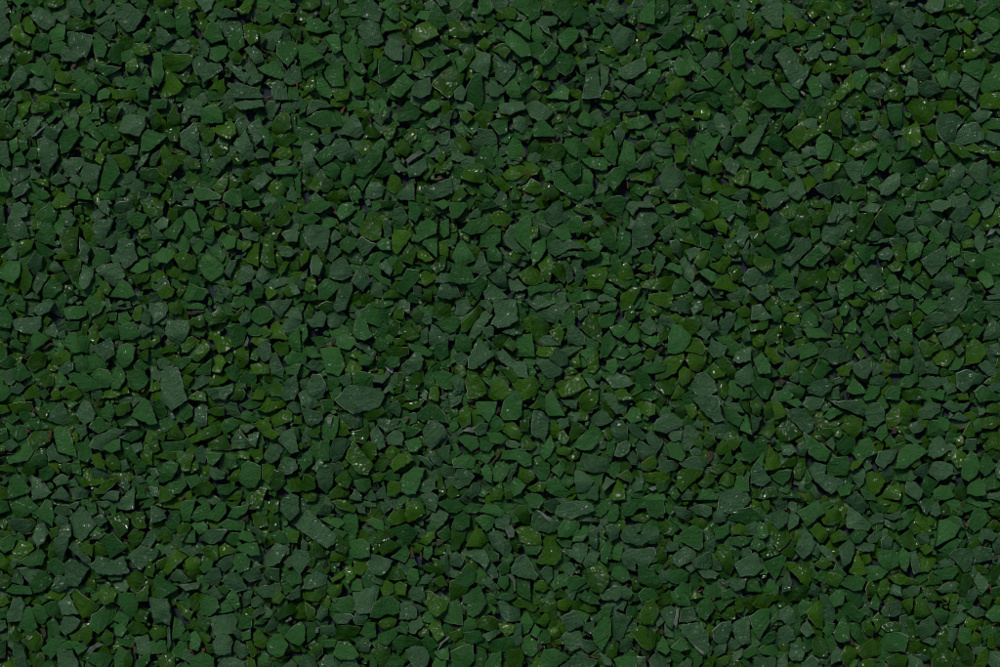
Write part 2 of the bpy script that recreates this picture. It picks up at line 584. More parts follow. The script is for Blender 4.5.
y 67 62 71 56 77 57 77 65 72 67 68 66
g 61 63 66 57 67 54 68 60 64 67
t 35 33 42 32 44 36 40 38 35 39
y 37 21 42 18 50 16 50 20 45 24 38 27
t 35 14 41 12 45 14 44 18 39 19
y 45 11 50 9 51 14 47 15
t 0 22 6 18 12 16 9 23 5 29 2 35 0 34
y 0 3 6 0 9 3 5 8 1 10
y 66 34 72 30 81 28 83 32 77 36 70 38
y 60 28 66 26 70 29 67 32 63 32
y 0 62 5 59 9 62 6 67 1 67
g 84 32 90 27 92 32 90 36 85 36
y 50 4 56 0 62 0 58 5 54 6
t 22 46 26 45 29 50 26 52
t 40 47 46 44 50 49 49 54 45 54
y 14 48 18 46 21 51 17 54
g 36 40 41 39 47 42 42 44 37 44
T 850 100
t 58 17 60 10 66 9 72 11 75 15 71 20 69 25 68 28 64 28 60 24
t 69 28 71 21 77 16 84 15 90 21 89 27 83 28 76 30
t 91 26 94 21 100 23 100 32 95 30
t 62 60 64 52 68 45 73 43 76 46 75 54 69 60 65 63
y 38 0 50 0 54 7 56 12 51 16 46 16 41 11 39 5
y 36 23 40 17 45 14 47 18 48 27 44 31 39 29
y 48 19 55 16 58 20 58 27 53 26
g 30 37 35 32 40 28 41 31 37 37 32 40
y 43 37 48 31 55 32 56 37 51 41 46 39
g 57 29 61 28 64 34 60 38 57 34
g 60 40 67 35 73 39 74 42 68 44 61 43
y 66 29 73 30 78 33 80 38 75 39 69 35
g 27 46 33 41 43 40 45 46 39 49 32 50
g 33 53 37 49 43 50 45 55 40 58 35 56
g 44 47 48 45 53 48 48 53 45 52
y 45 58 50 52 56 50 59 56 53 60 47 60
t 81 44 85 41 90 40 92 47 92 55 87 57 82 53 79 49
g 79 60 84 55 93 59 92 62 86 66 81 64
g 86 16 92 12 100 13 100 19 93 19
y 58 1 63 0 71 1 72 5 65 8 59 7
y 71 7 75 4 80 7 81 13 77 11
t 82 10 85 6 89 4 95 8 93 12 86 15
y 77 31 83 30 89 33 92 36 87 36 80 34
t 93 58 98 54 100 54 100 62 96 64
g 93 52 98 45 100 44 100 50 96 54
t 66 65 71 61 77 62 78 67 67 67
y 88 0 100 0 100 5 94 6 88 5
y 30 63 38 58 44 60 39 64 32 67 28 67
g 44 62 50 60 56 61 55 66 45 67
t 75 53 80 50 82 54 79 58 75 57
t 50 44 54 40 59 43 60 47 54 48
y 92 35 97 34 100 36 100 41 95 40
y 59 47 63 45 64 49 60 52
w 75 44 78 46 78 49 75 48
t 79 35 83 35 87 38 83 40
T 0 200
t 5 15 9 3 13 2 19 6 18 10 14 12 18 19 18 25 11 26 6 24 4 19
t 0 3 2 5 2 18 0 20
g 24 10 30 4 33 2 37 10 35 15 31 16 27 13
g 22 25 27 18 34 15 37 21 36 27 38 31 33 30 26 28
g 24 28 30 30 36 35 29 40 25 36
y 40 40 45 39 54 40 53 50 51 56 46 50
t 53 33 54 26 57 28 60 32 60 37 58 42 54 39
t 54 48 56 43 61 42 62 51 59 57 56 59 53 56
g 61 41 64 36 72 34 73 40 68 43 62 45
t 62 20 64 14 70 13 75 14 72 21 68 30 64 28
t 69 28 73 21 78 21 80 25 75 31 71 32
t 79 34 80 27 84 25 89 28 91 40 86 44 82 43
t 65 47 69 43 79 42 83 50 76 57 73 56
t 77 18 79 10 83 9 86 14 81 20 79 21
y 40 24 43 19 52 18 52 30 50 37 46 36 40 28
y 54 18 57 15 61 19 63 26 58 28 55 23
g 85 13 92 8 98 11 94 18 90 19
y 92 20 97 14 100 14 100 25 94 26
g 2 51 5 41 8 39 13 42 13 50 9 55
y 14 48 18 47 22 52 21 58 16 65 13 58
t 19 43 24 36 28 38 27 45 23 49
t 22 58 26 49 32 51 30 56 25 62 23 61
g 28 60 33 53 40 53 41 60 35 65 29 65
y 11 31 14 27 22 27 20 33 16 36 13 37
t 3 36 8 32 11 34 10 39 5 39
t 33 46 35 40 41 46 37 49
y 37 51 42 48 45 53 42 55
y 34 2 38 0 50 0 44 4 38 5
t 74 5 80 1 87 0 88 5 82 8 76 8
t 64 2 70 1 73 7 72 10 67 7
t 42 11 46 8 50 13 47 17 43 16
g 88 45 92 41 100 39 100 46 93 49 88 47
y 88 52 93 49 100 49 97 54 91 56
g 73 64 82 53 88 58 90 63 85 67 74 67
t 74 37 79 36 80 41 76 42
g 0 27 4 26 6 30 2 31 0 32
y 20 16 23 11 26 14 30 16 26 19 21 19
t 60 11 65 7 69 10 65 14 61 14
y 67 55 71 54 74 60 72 63 68 61
y 41 57 46 55 49 61 46 65
t 17 65 21 62 25 64 25 67 17 67
g 6 66 9 62 14 64 15 67
y 36 37 42 35 48 37 44 39 36 39
w 40 22 43 20 43 25 41 26
w 81 43 84 43 86 45 83 46
g 90 34 93 31 97 36 93 37
y 50 5 54 4 54 9 50 10
g 53 0 60 0 57 2 54 2
T 150 200
g 32 44 35 38 39 36 44 39 49 44 48 49 44 52 41 54 36 51
g 10 22 16 15 21 11 22 17 17 26 12 25
g 22 12 26 6 30 9 33 20 29 21 25 17
g 30 1 35 3 38 8 35 13 31 8
g 18 30 20 23 25 26 26 31 24 35 20 35
y 17 37 23 35 30 38 30 46 26 47 20 44
g 4 38 8 32 15 33 17 36 12 42 6 41
y 61 9 66 7 71 9 76 18 73 22 69 18
t 60 20 65 19 72 23 71 27 63 25
y 62 38 67 31 72 28 72 44 66 42
t 72 45 76 42 80 46 80 51 75 55 71 52
y 74 35 77 21 81 22 82 35 83 45 79 45 74 41
t 57 52 61 45 66 43 70 49 67 54 60 56
t 76 57 82 53 90 52 92 55 86 58 78 60
y 82 16 85 8 90 6 94 12 92 16 87 18
y 85 48 90 41 93 41 91 46 87 50
y 92 46 95 40 100 36 100 45 94 49
t 85 31 92 31 98 35 93 38 87 37
t 88 22 93 20 99 22 98 27 92 28
g 23 64 27 56 32 57 37 60 35 66 25 67
g 27 51 32 50 36 54 32 57 26 56
t 3 60 8 52 12 54 13 58 8 61
y 5 62 10 57 16 60 14 64 8 66
t 47 61 51 58 55 61 53 66 48 65
g 66 64 71 58 75 60 74 67 66 67
y 88 60 92 58 96 63 91 64
g 48 27 52 23 57 25 56 31 51 33
g 45 27 48 22 51 24 47 31
y 9 46 15 44 21 47 20 51 14 51
y 19 52 23 49 27 50 23 54
g 40 34 44 31 50 37 47 42
t 50 48 54 41 58 40 56 47 53 51
t 0 27 2 20 6 21 10 25 5 27
t 3 16 8 11 12 13 11 18 6 20
y 4 3 9 1 8 9 5 11
g 37 22 42 18 43 25 40 29 36 27
y 41 15 46 13 51 16 45 20 42 20
y 44 7 48 4 51 9 48 13 43 12
g 52 12 57 8 60 10 58 16 53 15
g 49 0 61 0 61 4 54 4
g 63 1 72 0 73 3 67 5
g 74 9 80 1 82 3 78 9
t 92 55 98 57 100 62 96 63
t 83 2 86 2 87 5 80 12 80 7
y 51 54 55 54 55 58 51 57
y 17 61 24 56 24 59 19 64
y 61 29 66 27 67 30 62 34
y 80 24 84 20 87 20 84 26 81 28
y 76 61 80 57 84 62 79 66
t 40 0 46 0 44 3 41 4
t 22 1 29 0 29 3 23 4
T 300 200
t 3 18 6 16 15 18 20 21 19 29 16 35 12 31 8 34 4 29 2 24
t 20 25 23 20 28 23 26 26 21 28
y 39 20 43 12 46 8 52 8 54 14 54 25 48 27 41 24
t 38 30 41 25 50 30 45 36 42 37
g 0 7 7 1 15 0 20 4 14 8 6 9
g 0 11 8 9 13 12 9 16 2 15
g 24 9 28 3 33 2 37 6 32 11 27 13
g 34 14 41 7 43 9 40 17 35 15
g 27 29 31 25 38 26 37 32 33 35 27 32
t 19 33 22 30 27 34 21 41 18 39
t 20 51 22 42 29 38 34 45 35 50 28 53
t 35 54 38 47 41 45 47 54 42 60
t 24 64 29 53 34 54 35 60 31 67 25 67
g 13 57 17 53 22 52 27 57 23 62 18 66 13 66
g 44 42 48 36 57 34 62 36 56 38 53 40 48 43
g 44 43 48 44 53 41 54 50 60 54 60 57 55 56 48 50
t 53 44 57 40 61 46 60 50 55 47
y 61 24 63 20 72 21 74 24 70 31 65 36 61 33
g 51 30 55 26 60 27 60 33 55 33
t 61 11 63 6 68 6 72 12 68 16 61 16
t 56 17 58 14 60 15 60 24 56 25
g 73 11 73 2 77 2 81 8 77 14
g 77 19 80 15 86 13 91 17 90 22 84 25 78 22
g 82 29 86 24 91 23 92 30 91 38 86 34
g 93 21 94 15 100 13 100 23 96 25
y 93 28 97 27 100 31 100 38 94 36
y 88 45 93 38 97 38 96 45 91 48
y 67 40 70 33 73 29 77 34 75 43 70 42
y 78 34 83 34 89 39 84 41 79 38
g 66 57 72 46 78 47 79 52 74 59 70 63 66 61
y 79 49 84 46 88 48 88 54 83 57 79 54
t 90 55 94 49 100 50 100 54 95 55
t 92 64 94 55 100 55 100 64
y 55 66 60 60 66 61 71 64 66 67 56 67
y 61 45 64 40 70 44 67 49 62 50
y 4 60 5 52 9 52 11 58 7 62
t 7 44 9 38 12 37 15 43 12 50 8 49
y 12 33 15 34 18 39 16 43 13 39
y 0 38 3 33 7 34 5 41 1 44
y 26 17 29 14 32 21 32 25 28 23
t 0 49 5 46 6 44 4 51 1 52
t 31 37 37 34 42 38 40 43 33 41
g 4 64 9 62 12 66 4 67
y 53 0 63 0 61 4 55 5
g 90 2 96 0 100 3 95 6
y 81 8 85 5 91 8 88 11 82 10
g 74 24 79 23 83 25 79 28 75 27
t 76 58 80 58 80 64 77 63
y 81 65 84 60 87 61 87 67
t 45 60 50 56 55 59 55 64 48 64
r 22 7 24 6 24 10 22 9
b 12 48 14 48 14 54 12 55
T 450 200
g 42 20 47 13 52 10 54 12 54 33 52 34 44 26
g 54 36 56 29 63 25 64 32 60 39 55 43
g 69 19 74 14 79 20 80 25 75 27 71 24
g 78 17 82 11 86 11 88 15 87 21 83 22 80 21
t 62 9 67 4 74 2 75 7 75 13 69 17 64 14
t 59 15 67 19 67 21 63 25 59 24
g 21 24 30 18 34 20 33 28 29 31 21 31
g 8 20 13 14 26 11 27 17 22 22 14 23
y 6 20 11 19 13 23 12 27 7 24
g 0 2 10 2 11 5 5 12 0 12
y 28 10 33 7 37 8 42 13 37 18 33 18 28 16
g 2 38 4 31 8 26 13 33 16 40 10 43 4 42
t 15 47 19 35 21 33 24 40 27 48 21 50
g 24 34 29 31 34 36 34 40 26 40
g 0 43 8 43 14 46 16 54 7 56 0 54
g 12 57 20 51 24 55 21 63 18 67 15 63
t 36 25 40 17 43 19 43 26 49 34 44 35 38 30
t 26 52 31 48 37 48 38 57 32 57
t 23 61 30 58 35 61 38 65 34 67 24 66
t 39 53 45 52 51 59 45 61 41 60
y 46 50 50 46 56 44 60 48 62 54 56 57 50 55
y 59 43 64 38 69 42 67 50 66 55 62 51
y 68 48 71 43 75 43 78 49 76 55 71 51
t 65 31 70 27 78 26 86 29 89 32 80 33 74 36 70 37 66 34
t 81 40 84 38 88 39 87 43 90 50 86 56 84 52 83 46
y 88 16 92 14 98 15 97 20 92 22 89 21
y 39 36 43 34 47 37 44 42 41 41
g 71 39 78 35 86 34 100 35 100 38 92 40 82 37 75 39
y 92 48 100 46 100 59 92 58
t 33 42 37 41 40 44 38 47 34 46
t 33 32 35 32 43 43 41 44 36 38
g 52 59 58 56 64 55 73 58 68 61 60 61 53 64
t 52 66 58 63 63 65 67 67 52 67
t 78 48 80 45 82 52 79 55
g 20 3 28 0 32 3 26 6 20 7
g 12 0 18 0 12 7
t 72 62 77 59 77 67 73 67
y 83 6 86 2 92 5 94 9 88 9
t 13 9 17 6 20 8 20 11 14 12
y 54 19 58 18 58 25 55 26
t 0 57 4 56 6 64 0 66
g 88 62 95 60 99 67 88 67
y 32 4 38 2 41 6 37 7
t 39 50 46 46 46 50 42 52
b 57 42 63 36 63 38 59 42
r 20 33 23 31 25 33 22 34
T 600 200
t 27 7 31 5 38 9 38 14 34 17 37 25 33 30 28 32 22 32 21 28 22 18
t 17 4 20 1 27 0 32 0 36 5 33 6 26 5 24 9 22 10
g 3 2 8 0 15 0 16 8 14 12 9 10 5 7
g 0 28 0 24 8 18 11 24 11 35 5 32
g 12 25 15 20 20 22 20 30 16 36 13 37
y 35 29 42 27 46 30 50 36 53 41 48 40 42 36
y 54 27 56 23 60 21 64 27 65 30 58 29
g 51 15 56 11 59 12 59 18 54 18
t 40 22 46 18 48 24 44 28 41 25
t 47 28 51 27 55 33 54 38 49 35
t 57 34 62 32 67 33 64 38 60 40
y 63 42 66 35 71 34 72 39 69 47 65 45
y 68 1 74 1 79 7 77 11 73 13 68 11
g 80 1 84 0 91 2 89 9 86 12 80 11
y 76 14 82 12 85 17 84 22 79 20
y 69 16 75 14 75 18 71 19
y 83 29 87 27 93 31 93 34 89 37 85 34
t 91 22 94 17 99 19 99 25 95 31 92 29
y 86 22 90 18 91 23 88 25
g 66 21 72 23 75 27 72 32 68 31
g 74 32 79 29 83 36 79 39 74 37
t 95 36 98 29 100 28 100 43 97 41
y 26 55 37 52 48 50 52 51 49 57 47 60 36 60 28 58
g 48 60 50 54 55 52 60 57 58 61 53 63 48 63
y 33 63 48 62 49 65 45 67 33 67
y 75 58 80 52 85 50 89 55 95 58 90 61 82 60
y 12 48 17 41 21 45 22 52 17 53 13 51
g 25 41 31 32 35 36 34 43 29 43
t 36 42 39 36 44 38 42 45 38 50
y 14 64 21 59 27 59 26 63 20 67 16 67
y 26 46 30 43 36 44 35 47 30 48
t 54 41 57 38 60 43 63 48 61 55 57 52 56 46
y 74 44 80 41 85 43 83 48 78 48
g 66 48 72 46 77 49 78 54 74 55 69 51
y 6 49 12 51 17 54 20 56 17 59 10 56 6 53
y 36 20 40 17 43 18 40 21 36 22
g 43 45 48 42 54 45 54 49 48 47
g 90 5 94 1 98 8 97 12 91 9
y 48 4 56 1 60 4 55 8 50 8
g 36 6 44 2 50 5 46 9 39 9
t 61 56 66 54 72 59 69 64 64 62
g 0 57 6 56 12 60 10 64 3 62
t 0 64 7 62 11 67 0 67
y 0 46 4 45 5 51 2 54 0 54
y 86 46 90 44 95 48 94 52 89 53
t 94 53 98 50 100 50 100 58 96 56
y 24 50 26 49 32 50 30 53 26 52
w 84 13 89 9 90 10 86 15
b 5 10 11 11 11 14 8 13
T 750 200
t 48 24 50 18 56 16 62 14 65 19 62 24 59 30 55 28 49 27
t 52 15 54 8 57 1 60 2 59 9 55 15
y 72 9 77 8 82 9 82 15 79 21 74 28 71 26
y 83 12 88 6 92 12 97 19 95 23 89 22 84 16
g 69 32 74 29 78 31 86 31 82 37 77 43 73 37
t 71 46 77 43 83 42 88 49 91 55 86 57 83 60 77 55
y 31 7 35 2 39 8 40 14 41 19 37 24 30 20 30 12
g 34 42 39 37 45 31 49 34 50 36 46 40 42 44 37 44
t 22 42 28 33 37 23 41 28 40 32 33 39 27 44
y 31 61 33 49 44 46 50 46 51 54 48 60 42 57 36 60
y 51 47 57 45 60 48 58 53 54 53
g 10 22 16 20 26 16 27 24 24 29 17 32 11 28
t 12 13 17 8 22 12 25 14 20 18 13 20
g 5 34 10 30 15 33 18 38 14 40 9 38
y 3 37 9 40 15 41 14 45 9 48 3 43
g 15 55 20 52 25 47 29 52 29 58 21 58 17 58
y 0 4 3 3 4 14 0 15
y 4 11 9 8 12 11 12 18 7 20 4 16
y 41 11 46 7 50 8 51 13 46 17 42 16
t 77 25 83 20 90 23 87 27 80 27
g 91 51 96 50 100 55 99 62 94 62
y 80 63 84 60 90 61 90 65 84 67
g 58 57 66 51 69 55 68 62 60 66
y 63 45 66 37 69 38 69 43 71 44 67 48
y 54 36 58 32 62 35 61 39 58 41
y 65 22 70 18 71 22 69 26
y 0 22 6 20 10 25 8 30 4 30
t 19 60 23 57 29 59 33 63 29 67 22 66
t 51 57 54 58 60 65 57 67 53 63
g 45 67 49 61 53 67
t 0 46 7 45 8 49 4 56 0 57
t 74 6 80 2 87 4 85 8 78 8
g 90 6 95 3 99 5 100 9 96 13 92 10
y 95 32 100 29 100 40 97 38
t 19 37 26 31 31 26 32 28 25 33 20 36
g 40 20 46 19 46 25 42 28
g 68 56 73 54 78 57 75 61 70 61
y 60 28 67 27 66 32 62 32
t 86 36 92 32 95 36 93 40 87 39
t 12 0 22 0 20 3 15 6 12 4
y 40 0 48 1 48 5 41 4
t 1 62 6 56 12 57 13 63 8 67
t 80 28 88 27 97 25 92 28 84 29
w 43 31 45 30 48 33 46 34
t 27 44 32 43 32 51 28 50
t 54 13 61 8 63 9 58 15
T 850 200
t 44 14 49 9 53 6 57 10 61 13 56 18 50 17 44 17
t 48 40 55 35 62 31 64 35 63 43 58 48 55 50
t 53 55 59 49 65 48 68 51 69 57 63 61 58 59
g 38 34 40 28 45 27 48 30 46 38 40 40
g 49 33 55 27 59 30 55 35 49 38
g 52 21 55 18 60 23 63 27 60 29 53 26
t 59 18 63 13 67 17 66 24 62 25 60 22
y 28 33 33 29 37 31 37 40 33 40
g 65 32 68 28 73 30 73 36 68 38 65 37
g 76 35 83 36 89 37 89 43 83 46 77 42
g 89 40 92 33 96 32 100 35 100 48 94 50 90 46
t 67 12 71 5 78 3 81 8 78 12 72 15
t 31 17 35 11 41 12 42 18 36 23 32 21
t 65 67 68 61 75 58 81 60 79 67
y 44 54 48 49 53 54 51 59 47 57
t 53 3 60 0 67 1 67 4 61 8 55 7
t 68 0 80 0 76 4 69 4
t 87 5 92 0 97 2 95 8 90 11
y 78 16 81 7 86 9 86 15 82 19
y 86 18 92 9 98 4 98 13 92 20
t 68 16 73 15 77 20 73 26 69 22
t 84 25 88 22 91 28 88 36 84 31
y 75 28 81 27 82 31 76 32
g 86 50 89 46 94 50 95 56 91 58 87 54
y 76 45 82 46 84 51 79 51
y 81 56 86 55 88 59 83 60
g 38 57 41 53 46 57 51 61 46 65 41 63
g 34 57 38 55 40 62 35 63
y 26 44 30 41 35 43 33 47 28 47
y 42 46 45 41 48 43 46 49 42 52
g 36 50 39 46 42 49 40 53
t 38 24 44 22 51 26 47 29 40 27
g 54 60 60 59 61 63 56 65
t 70 41 73 38 76 40 75 45 71 44
w 91 24 94 19 98 19 95 23
g 46 18 50 18 53 20 50 24
t 92 64 100 62 100 66 93 66
t 36 8 38 3 44 1 42 7
y 51 61 54 56 56 58 55 61
t 93 60 98 57 100 58 100 62 95 62
g 97 33 98 28 100 26 100 33
T 0 300
g 42 6 50 4 58 5 57 10 51 13 46 13
g 58 7 63 3 69 4 66 9 61 11
y 62 15 66 11 70 7 72 11 70 17 66 19
t 9 14 14 12 21 13 27 12 27 18 23 22 15 22 10 19
y 27 16 31 11 34 13 31 18 29 19
g 21 26 25 21 30 23 33 26 28 30 23 33
g 42 29 46 22 50 22 52 26 53 34 49 35 44 32
g 52 25 59 24 61 30 58 35 54 34
g 67 22 72 16 78 19 79 25 73 27 68 25
g 79 18 84 17 89 15 93 23 88 26 81 26
g 78 38 81 30 85 29 90 32 89 39 85 44 82 45
g 49 44 55 38 58 37 62 48 57 49 51 47
g 59 38 64 37 69 40 70 45 66 46 62 48
g 44 49 50 48 57 49 63 53 68 58 63 59 55 61 49 56
g 61 50 66 46 72 47 75 53 72 58 68 58 64 54
g 74 57 76 48 79 43 83 49 83 53 79 59 75 59
g 84 51 88 48 94 46 99 53 96 58 92 60 87 56
t 62 31 68 28 74 26 74 29 76 36 70 40 64 36
y 33 40 36 35 44 34 47 37 46 42 40 44 35 44
y 18 43 22 36 26 34 31 38 29 44 22 47
g 8 48 14 42 19 48 20 50 14 54 9 52
y 24 53 29 50 35 52 35 56 30 58 25 56
y 42 61 46 57 51 59 54 63 49 67 43 65
t 39 46 44 42 48 42 48 46 43 49 39 48
y 59 20 63 17 67 23 64 29 60 27
g 42 15 47 14 53 15 52 19 46 20
g 38 52 40 48 44 52 45 57 40 57
y 16 63 21 57 26 61 25 65 17 66
g 0 57 4 57 7 62 3 67 0 67
g 0 32 3 33 4 39 0 42
g 2 43 6 38 10 41 8 46 3 45
g 79 9 84 8 87 13 84 17 79 15
y 88 11 90 5 94 5 93 13 90 14
t 92 20 95 15 100 16 100 20 95 24 92 23
t 94 11 96 8 100 11 99 16 95 14
t 74 6 81 1 82 2 78 5 88 5 88 6 76 7
g 8 2 12 0 17 1 16 7 11 6
t 22 8 26 3 33 0 36 2 33 7 26 10
y 12 12 8 6 13 7 16 10
y 55 22 56 15 60 13 59 17 57 23
y 91 32 100 25 100 31 95 33
y 91 38 95 34 100 33 100 40 95 40
g 89 43 93 40 98 45 95 48 90 46
g 1 11 5 7 8 12 7 18 2 17
g 8 18 11 21 11 26 8 24
g 8 30 11 26 15 30 15 33 10 32
t 38 22 43 21 44 25 40 25
y 68 62 74 61 80 63 76 67 68 67
y 26 63 30 60 33 63 30 66
y 34 60 36 57 40 62 39 66 33 66
t 8 58 12 55 15 58 12 62 8 61
b 1 29 6 23 7 24 1 30
b 24 33 34 27 36 29 40 31 33 30 27 35
b 73 29 79 29 79 32 74 32
b 78 19 80 18 80 25 78 26
r 92 60 97 59 95 62
y 80 61 84 58 86 62 82 63
T 150 300
t 10 19 12 14 18 14 25 14 26 18 24 24 18 31 14 26 11 23
y 41 24 46 25 54 25 55 31 50 35 46 35 43 31
g 51 18 55 16 63 16 64 22 61 29 56 31 53 24
y 39 17 41 10 46 6 53 11 50 15 43 17
y 27 14 34 10 36 16 33 18 28 17
y 22 30 25 25 29 24 31 28 26 34 21 35
g 67 12 70 6 75 4 80 6 82 11 78 15 73 16
t 78 1 82 0 94 0 91 7 87 11 83 7
y 80 20 81 16 85 15 89 19 91 26 86 26 80 25
y 72 18 76 16 80 22 76 25 73 22
g 64 20 70 15 74 22 71 24 66 23
t 88 17 93 12 100 13 100 20 95 25 91 23
g 90 28 96 22 100 17 100 34 94 33
y 82 31 86 28 92 30 92 35 87 37
t 72 32 75 28 80 30 80 39 76 41 72 37
t 80 37 84 35 87 40 89 45 89 52 84 50 81 48
g 90 39 95 34 100 36 100 42 92 43
g 90 45 100 43 100 49 92 49
y 67 44 72 42 79 43 79 49 70 49
y 56 35 60 32 65 34 65 40 59 40
t 8 48 12 45 19 46 21 53 20 60 24 63 25 67 8 67 8 58
g 60 52 64 48 70 50 70 57 63 57
g 50 47 56 43 60 47 58 54 53 52
g 32 46 38 41 41 40 40 49 31 49
y 41 40 46 36 50 42 46 48 42 47
y 40 53 45 48 51 50 51 53 45 57 40 57
t 26 57 31 52 39 49 40 53 33 57 30 60 26 59
y 25 66 31 61 37 63 38 67 26 67
t 44 60 55 56 55 61 50 66 45 64
t 36 59 44 60 46 65 42 66
y 54 66 57 56 61 57 63 62 60 67
y 13 3 18 1 21 5 20 9 14 9
g 20 0 32 0 36 4 35 6 27 6 21 5
t 0 3 10 2 12 5 10 10 4 15 0 15
y 1 29 6 24 6 28 2 31
y 6 34 13 30 17 31 20 34 14 35 8 36
t 6 40 10 39 15 43 12 46 7 45
y 49 39 54 35 55 37 53 42
y 57 43 62 40 65 41 62 45 58 45
y 78 59 83 54 88 58 87 64 81 64
t 87 64 91 54 97 50 99 60 96 66 90 67
y 68 66 71 60 76 61 75 66
y 50 14 56 9 62 5 62 9 58 14
t 60 13 64 7 66 8 66 14 62 16
t 90 10 94 5 100 8 100 13 93 11
y 0 56 4 54 8 57 6 60 0 60
y 1 62 7 62 8 67 1 67
y 20 57 24 50 28 52 24 59
t 0 44 4 45 7 50 6 54 1 51
y 28 38 30 34 34 30 39 33 36 38 31 41
g 17 44 22 38 27 38 26 42 20 46
y 22 48 28 42 33 43 30 47 24 50
b 22 7 34 6 39 7 30 10 23 10
r 34 49 38 48 40 50 35 50
w 62 31 65 24 66 27 65 31
T 300 300
t 29 60 33 57 40 58 47 59 54 60 56 64 53 67 26 67 27 63
g 35 54 38 48 44 48 48 51 48 59 42 58 36 57
g 14 33 20 31 26 32 28 38 30 44 26 50 18 48 16 42
g 18 48 26 48 28 52 25 58 19 61
t 5 57 9 50 13 50 17 57 15 64 10 66 6 64
g 41 8 46 3 54 5 60 7 60 13 55 19 49 17 43 14
g 36 22 37 13 41 10 45 16 48 24 43 27 38 25
t 66 47 71 40 78 35 82 39 80 45 75 48 71 50
g 72 29 77 29 83 31 88 35 86 37 79 36 73 32
g 48 29 54 25 59 28 59 32 53 34 49 32
t 37 30 41 28 46 31 50 35 49 38 43 35
y 56 34 63 31 72 32 72 36 66 38 59 37
y 67 20 72 16 77 20 79 24 74 27 67 26
y 59 19 63 13 66 15 66 21 62 25 59 23
t 86 24 88 17 93 19 98 25 90 30 87 29
g 88 34 94 29 100 26 100 37 94 40 90 37
g 91 15 100 11 100 22 95 20
y 88 8 90 3 95 2 100 4 100 12 92 13
y 73 9 78 6 82 11 81 16 76 14
t 18 14 22 10 28 8 31 12 27 17 20 18
t 5 14 9 9 14 7 17 11 15 17 8 18
y 3 9 6 3 9 6 8 12 4 13
g 25 25 30 23 36 25 37 28 33 33 26 32 24 29
g 7 25 14 24 22 26 20 30 12 31
t 4 44 8 40 13 41 16 44 13 47 8 47
y 30 46 34 40 40 41 41 46 36 52 30 50
g 39 38 44 36 49 39 46 43 41 43
g 57 42 60 38 66 39 66 44 61 45
g 51 43 54 38 57 41 56 47 52 46
y 69 56 74 50 80 45 82 48 82 54 76 60 71 60
y 64 57 66 49 69 49 69 57 67 62 63 62
g 83 57 84 50 88 47 90 52 90 58 86 59
g 90 49 95 47 100 50 100 59 95 59 91 55
y 86 66 87 60 91 58 93 62 92 67
g 70 67 73 61 78 61 78 67
t 80 64 83 60 85 62 84 67
y 80 41 86 39 90 42 86 45 82 45
g 94 42 100 40 100 47 96 46
t 50 50 55 50 60 46 61 48 55 55 49 54
w 56 44 60 43 63 46 62 49 59 48
t 60 57 63 53 63 58 57 62 55 61
y 12 4 18 1 22 2 21 7 16 8
y 62 12 64 7 69 5 68 12
t 23 5 26 0 32 0 30 6 25 8
g 0 22 0 16 4 17 5 24 2 29
y 0 37 4 37 3 43 0 44
g 4 32 9 31 13 38 8 39 4 36
g 20 62 27 58 26 67 22 67
y 15 65 20 63 23 66 16 67
t 82 14 84 9 87 10 87 15 84 16
t 80 26 82 20 85 18 85 27 82 29
y 36 2 44 0 44 3 38 4
y 48 2 54 1 54 4 49 4
y 62 26 66 26 70 29 64 30
t 0 62 5 60 8 67 0 67
t 26 52 33 50 34 55 29 57
b 20 27 23 23 24 28 22 31
r 16 30 23 29 22 31 16 31
y 34 37 37 34 40 37 37 39
T 450 300
t 29 1 43 0 44 8 45 13 40 17 32 19 28 16 30 10
g 45 24 54 23 56 31 56 37 50 38 44 37
t 31 36 35 33 43 40 50 42 52 47 52 52 46 51 39 45 33 40
t 57 42 61 39 67 40 71 44 75 46 73 50 66 52 60 47
t 59 9 68 4 76 1 80 3 76 10 72 15 65 14
t 50 0 69 0 68 3 57 6
y 54 14 58 12 63 14 66 18 64 24 58 28 54 24
y 67 21 73 19 76 21 73 30 69 25
t 78 18 83 17 89 23 90 29 84 30 79 28
g 74 13 77 8 80 6 83 10 83 15 79 18 75 17
y 87 19 94 9 100 13 100 28 95 25
y 72 61 79 55 86 50 91 57 86 61 80 64 75 64
t 12 40 15 32 19 26 23 31 29 37 22 42 16 46 12 45
t 12 25 16 16 22 9 26 5 28 10 22 19 16 26
t 0 11 4 11 7 15 3 21 0 22
g 3 31 4 24 9 22 14 28 14 34 8 35 5 34
y 10 50 13 46 18 49 23 57 24 62 18 66 12 65
y 25 64 28 56 33 50 38 55 41 61 35 66 30 67
y 41 55 46 53 56 52 60 57 56 64 48 67 44 61
y 28 24 36 23 38 26 35 32 31 33
y 36 30 40 25 44 31 42 34
y 60 30 66 28 72 33 70 37 64 38 57 36
t 67 39 71 33 78 36 78 43 74 44
g 86 34 92 32 100 31 100 33 91 40 88 37
y 92 48 91 41 100 34 100 45 95 49
t 73 34 80 32 86 33 81 37 77 38
y 8 16 14 8 19 4 22 7 16 13 11 21 8 21
t 5 12 13 9 12 13 8 15
t 1 53 6 49 9 51 9 60 5 60
t 3 38 8 35 12 38 10 43 5 43
t 38 63 44 61 48 64 48 67 40 67
g 64 65 68 60 71 67 65 67
y 70 56 75 54 77 57 73 59
t 89 52 95 53 99 58 95 59
y 62 59 64 54 69 53 69 56 65 60
y 87 64 92 59 100 60 100 67 88 67
y 76 46 82 45 85 48 79 50
y 34 46 40 45 46 52 42 54
t 22 19 28 18 29 23 26 26 33 34 30 35 24 26
t 86 8 91 6 91 10 87 13
t 18 1 24 0 29 4 27 8
t 5 2 12 0 14 5 9 10 4 9
w 19 43 24 41 25 43 21 46
y 22 49 28 40 30 42 28 49 27 53
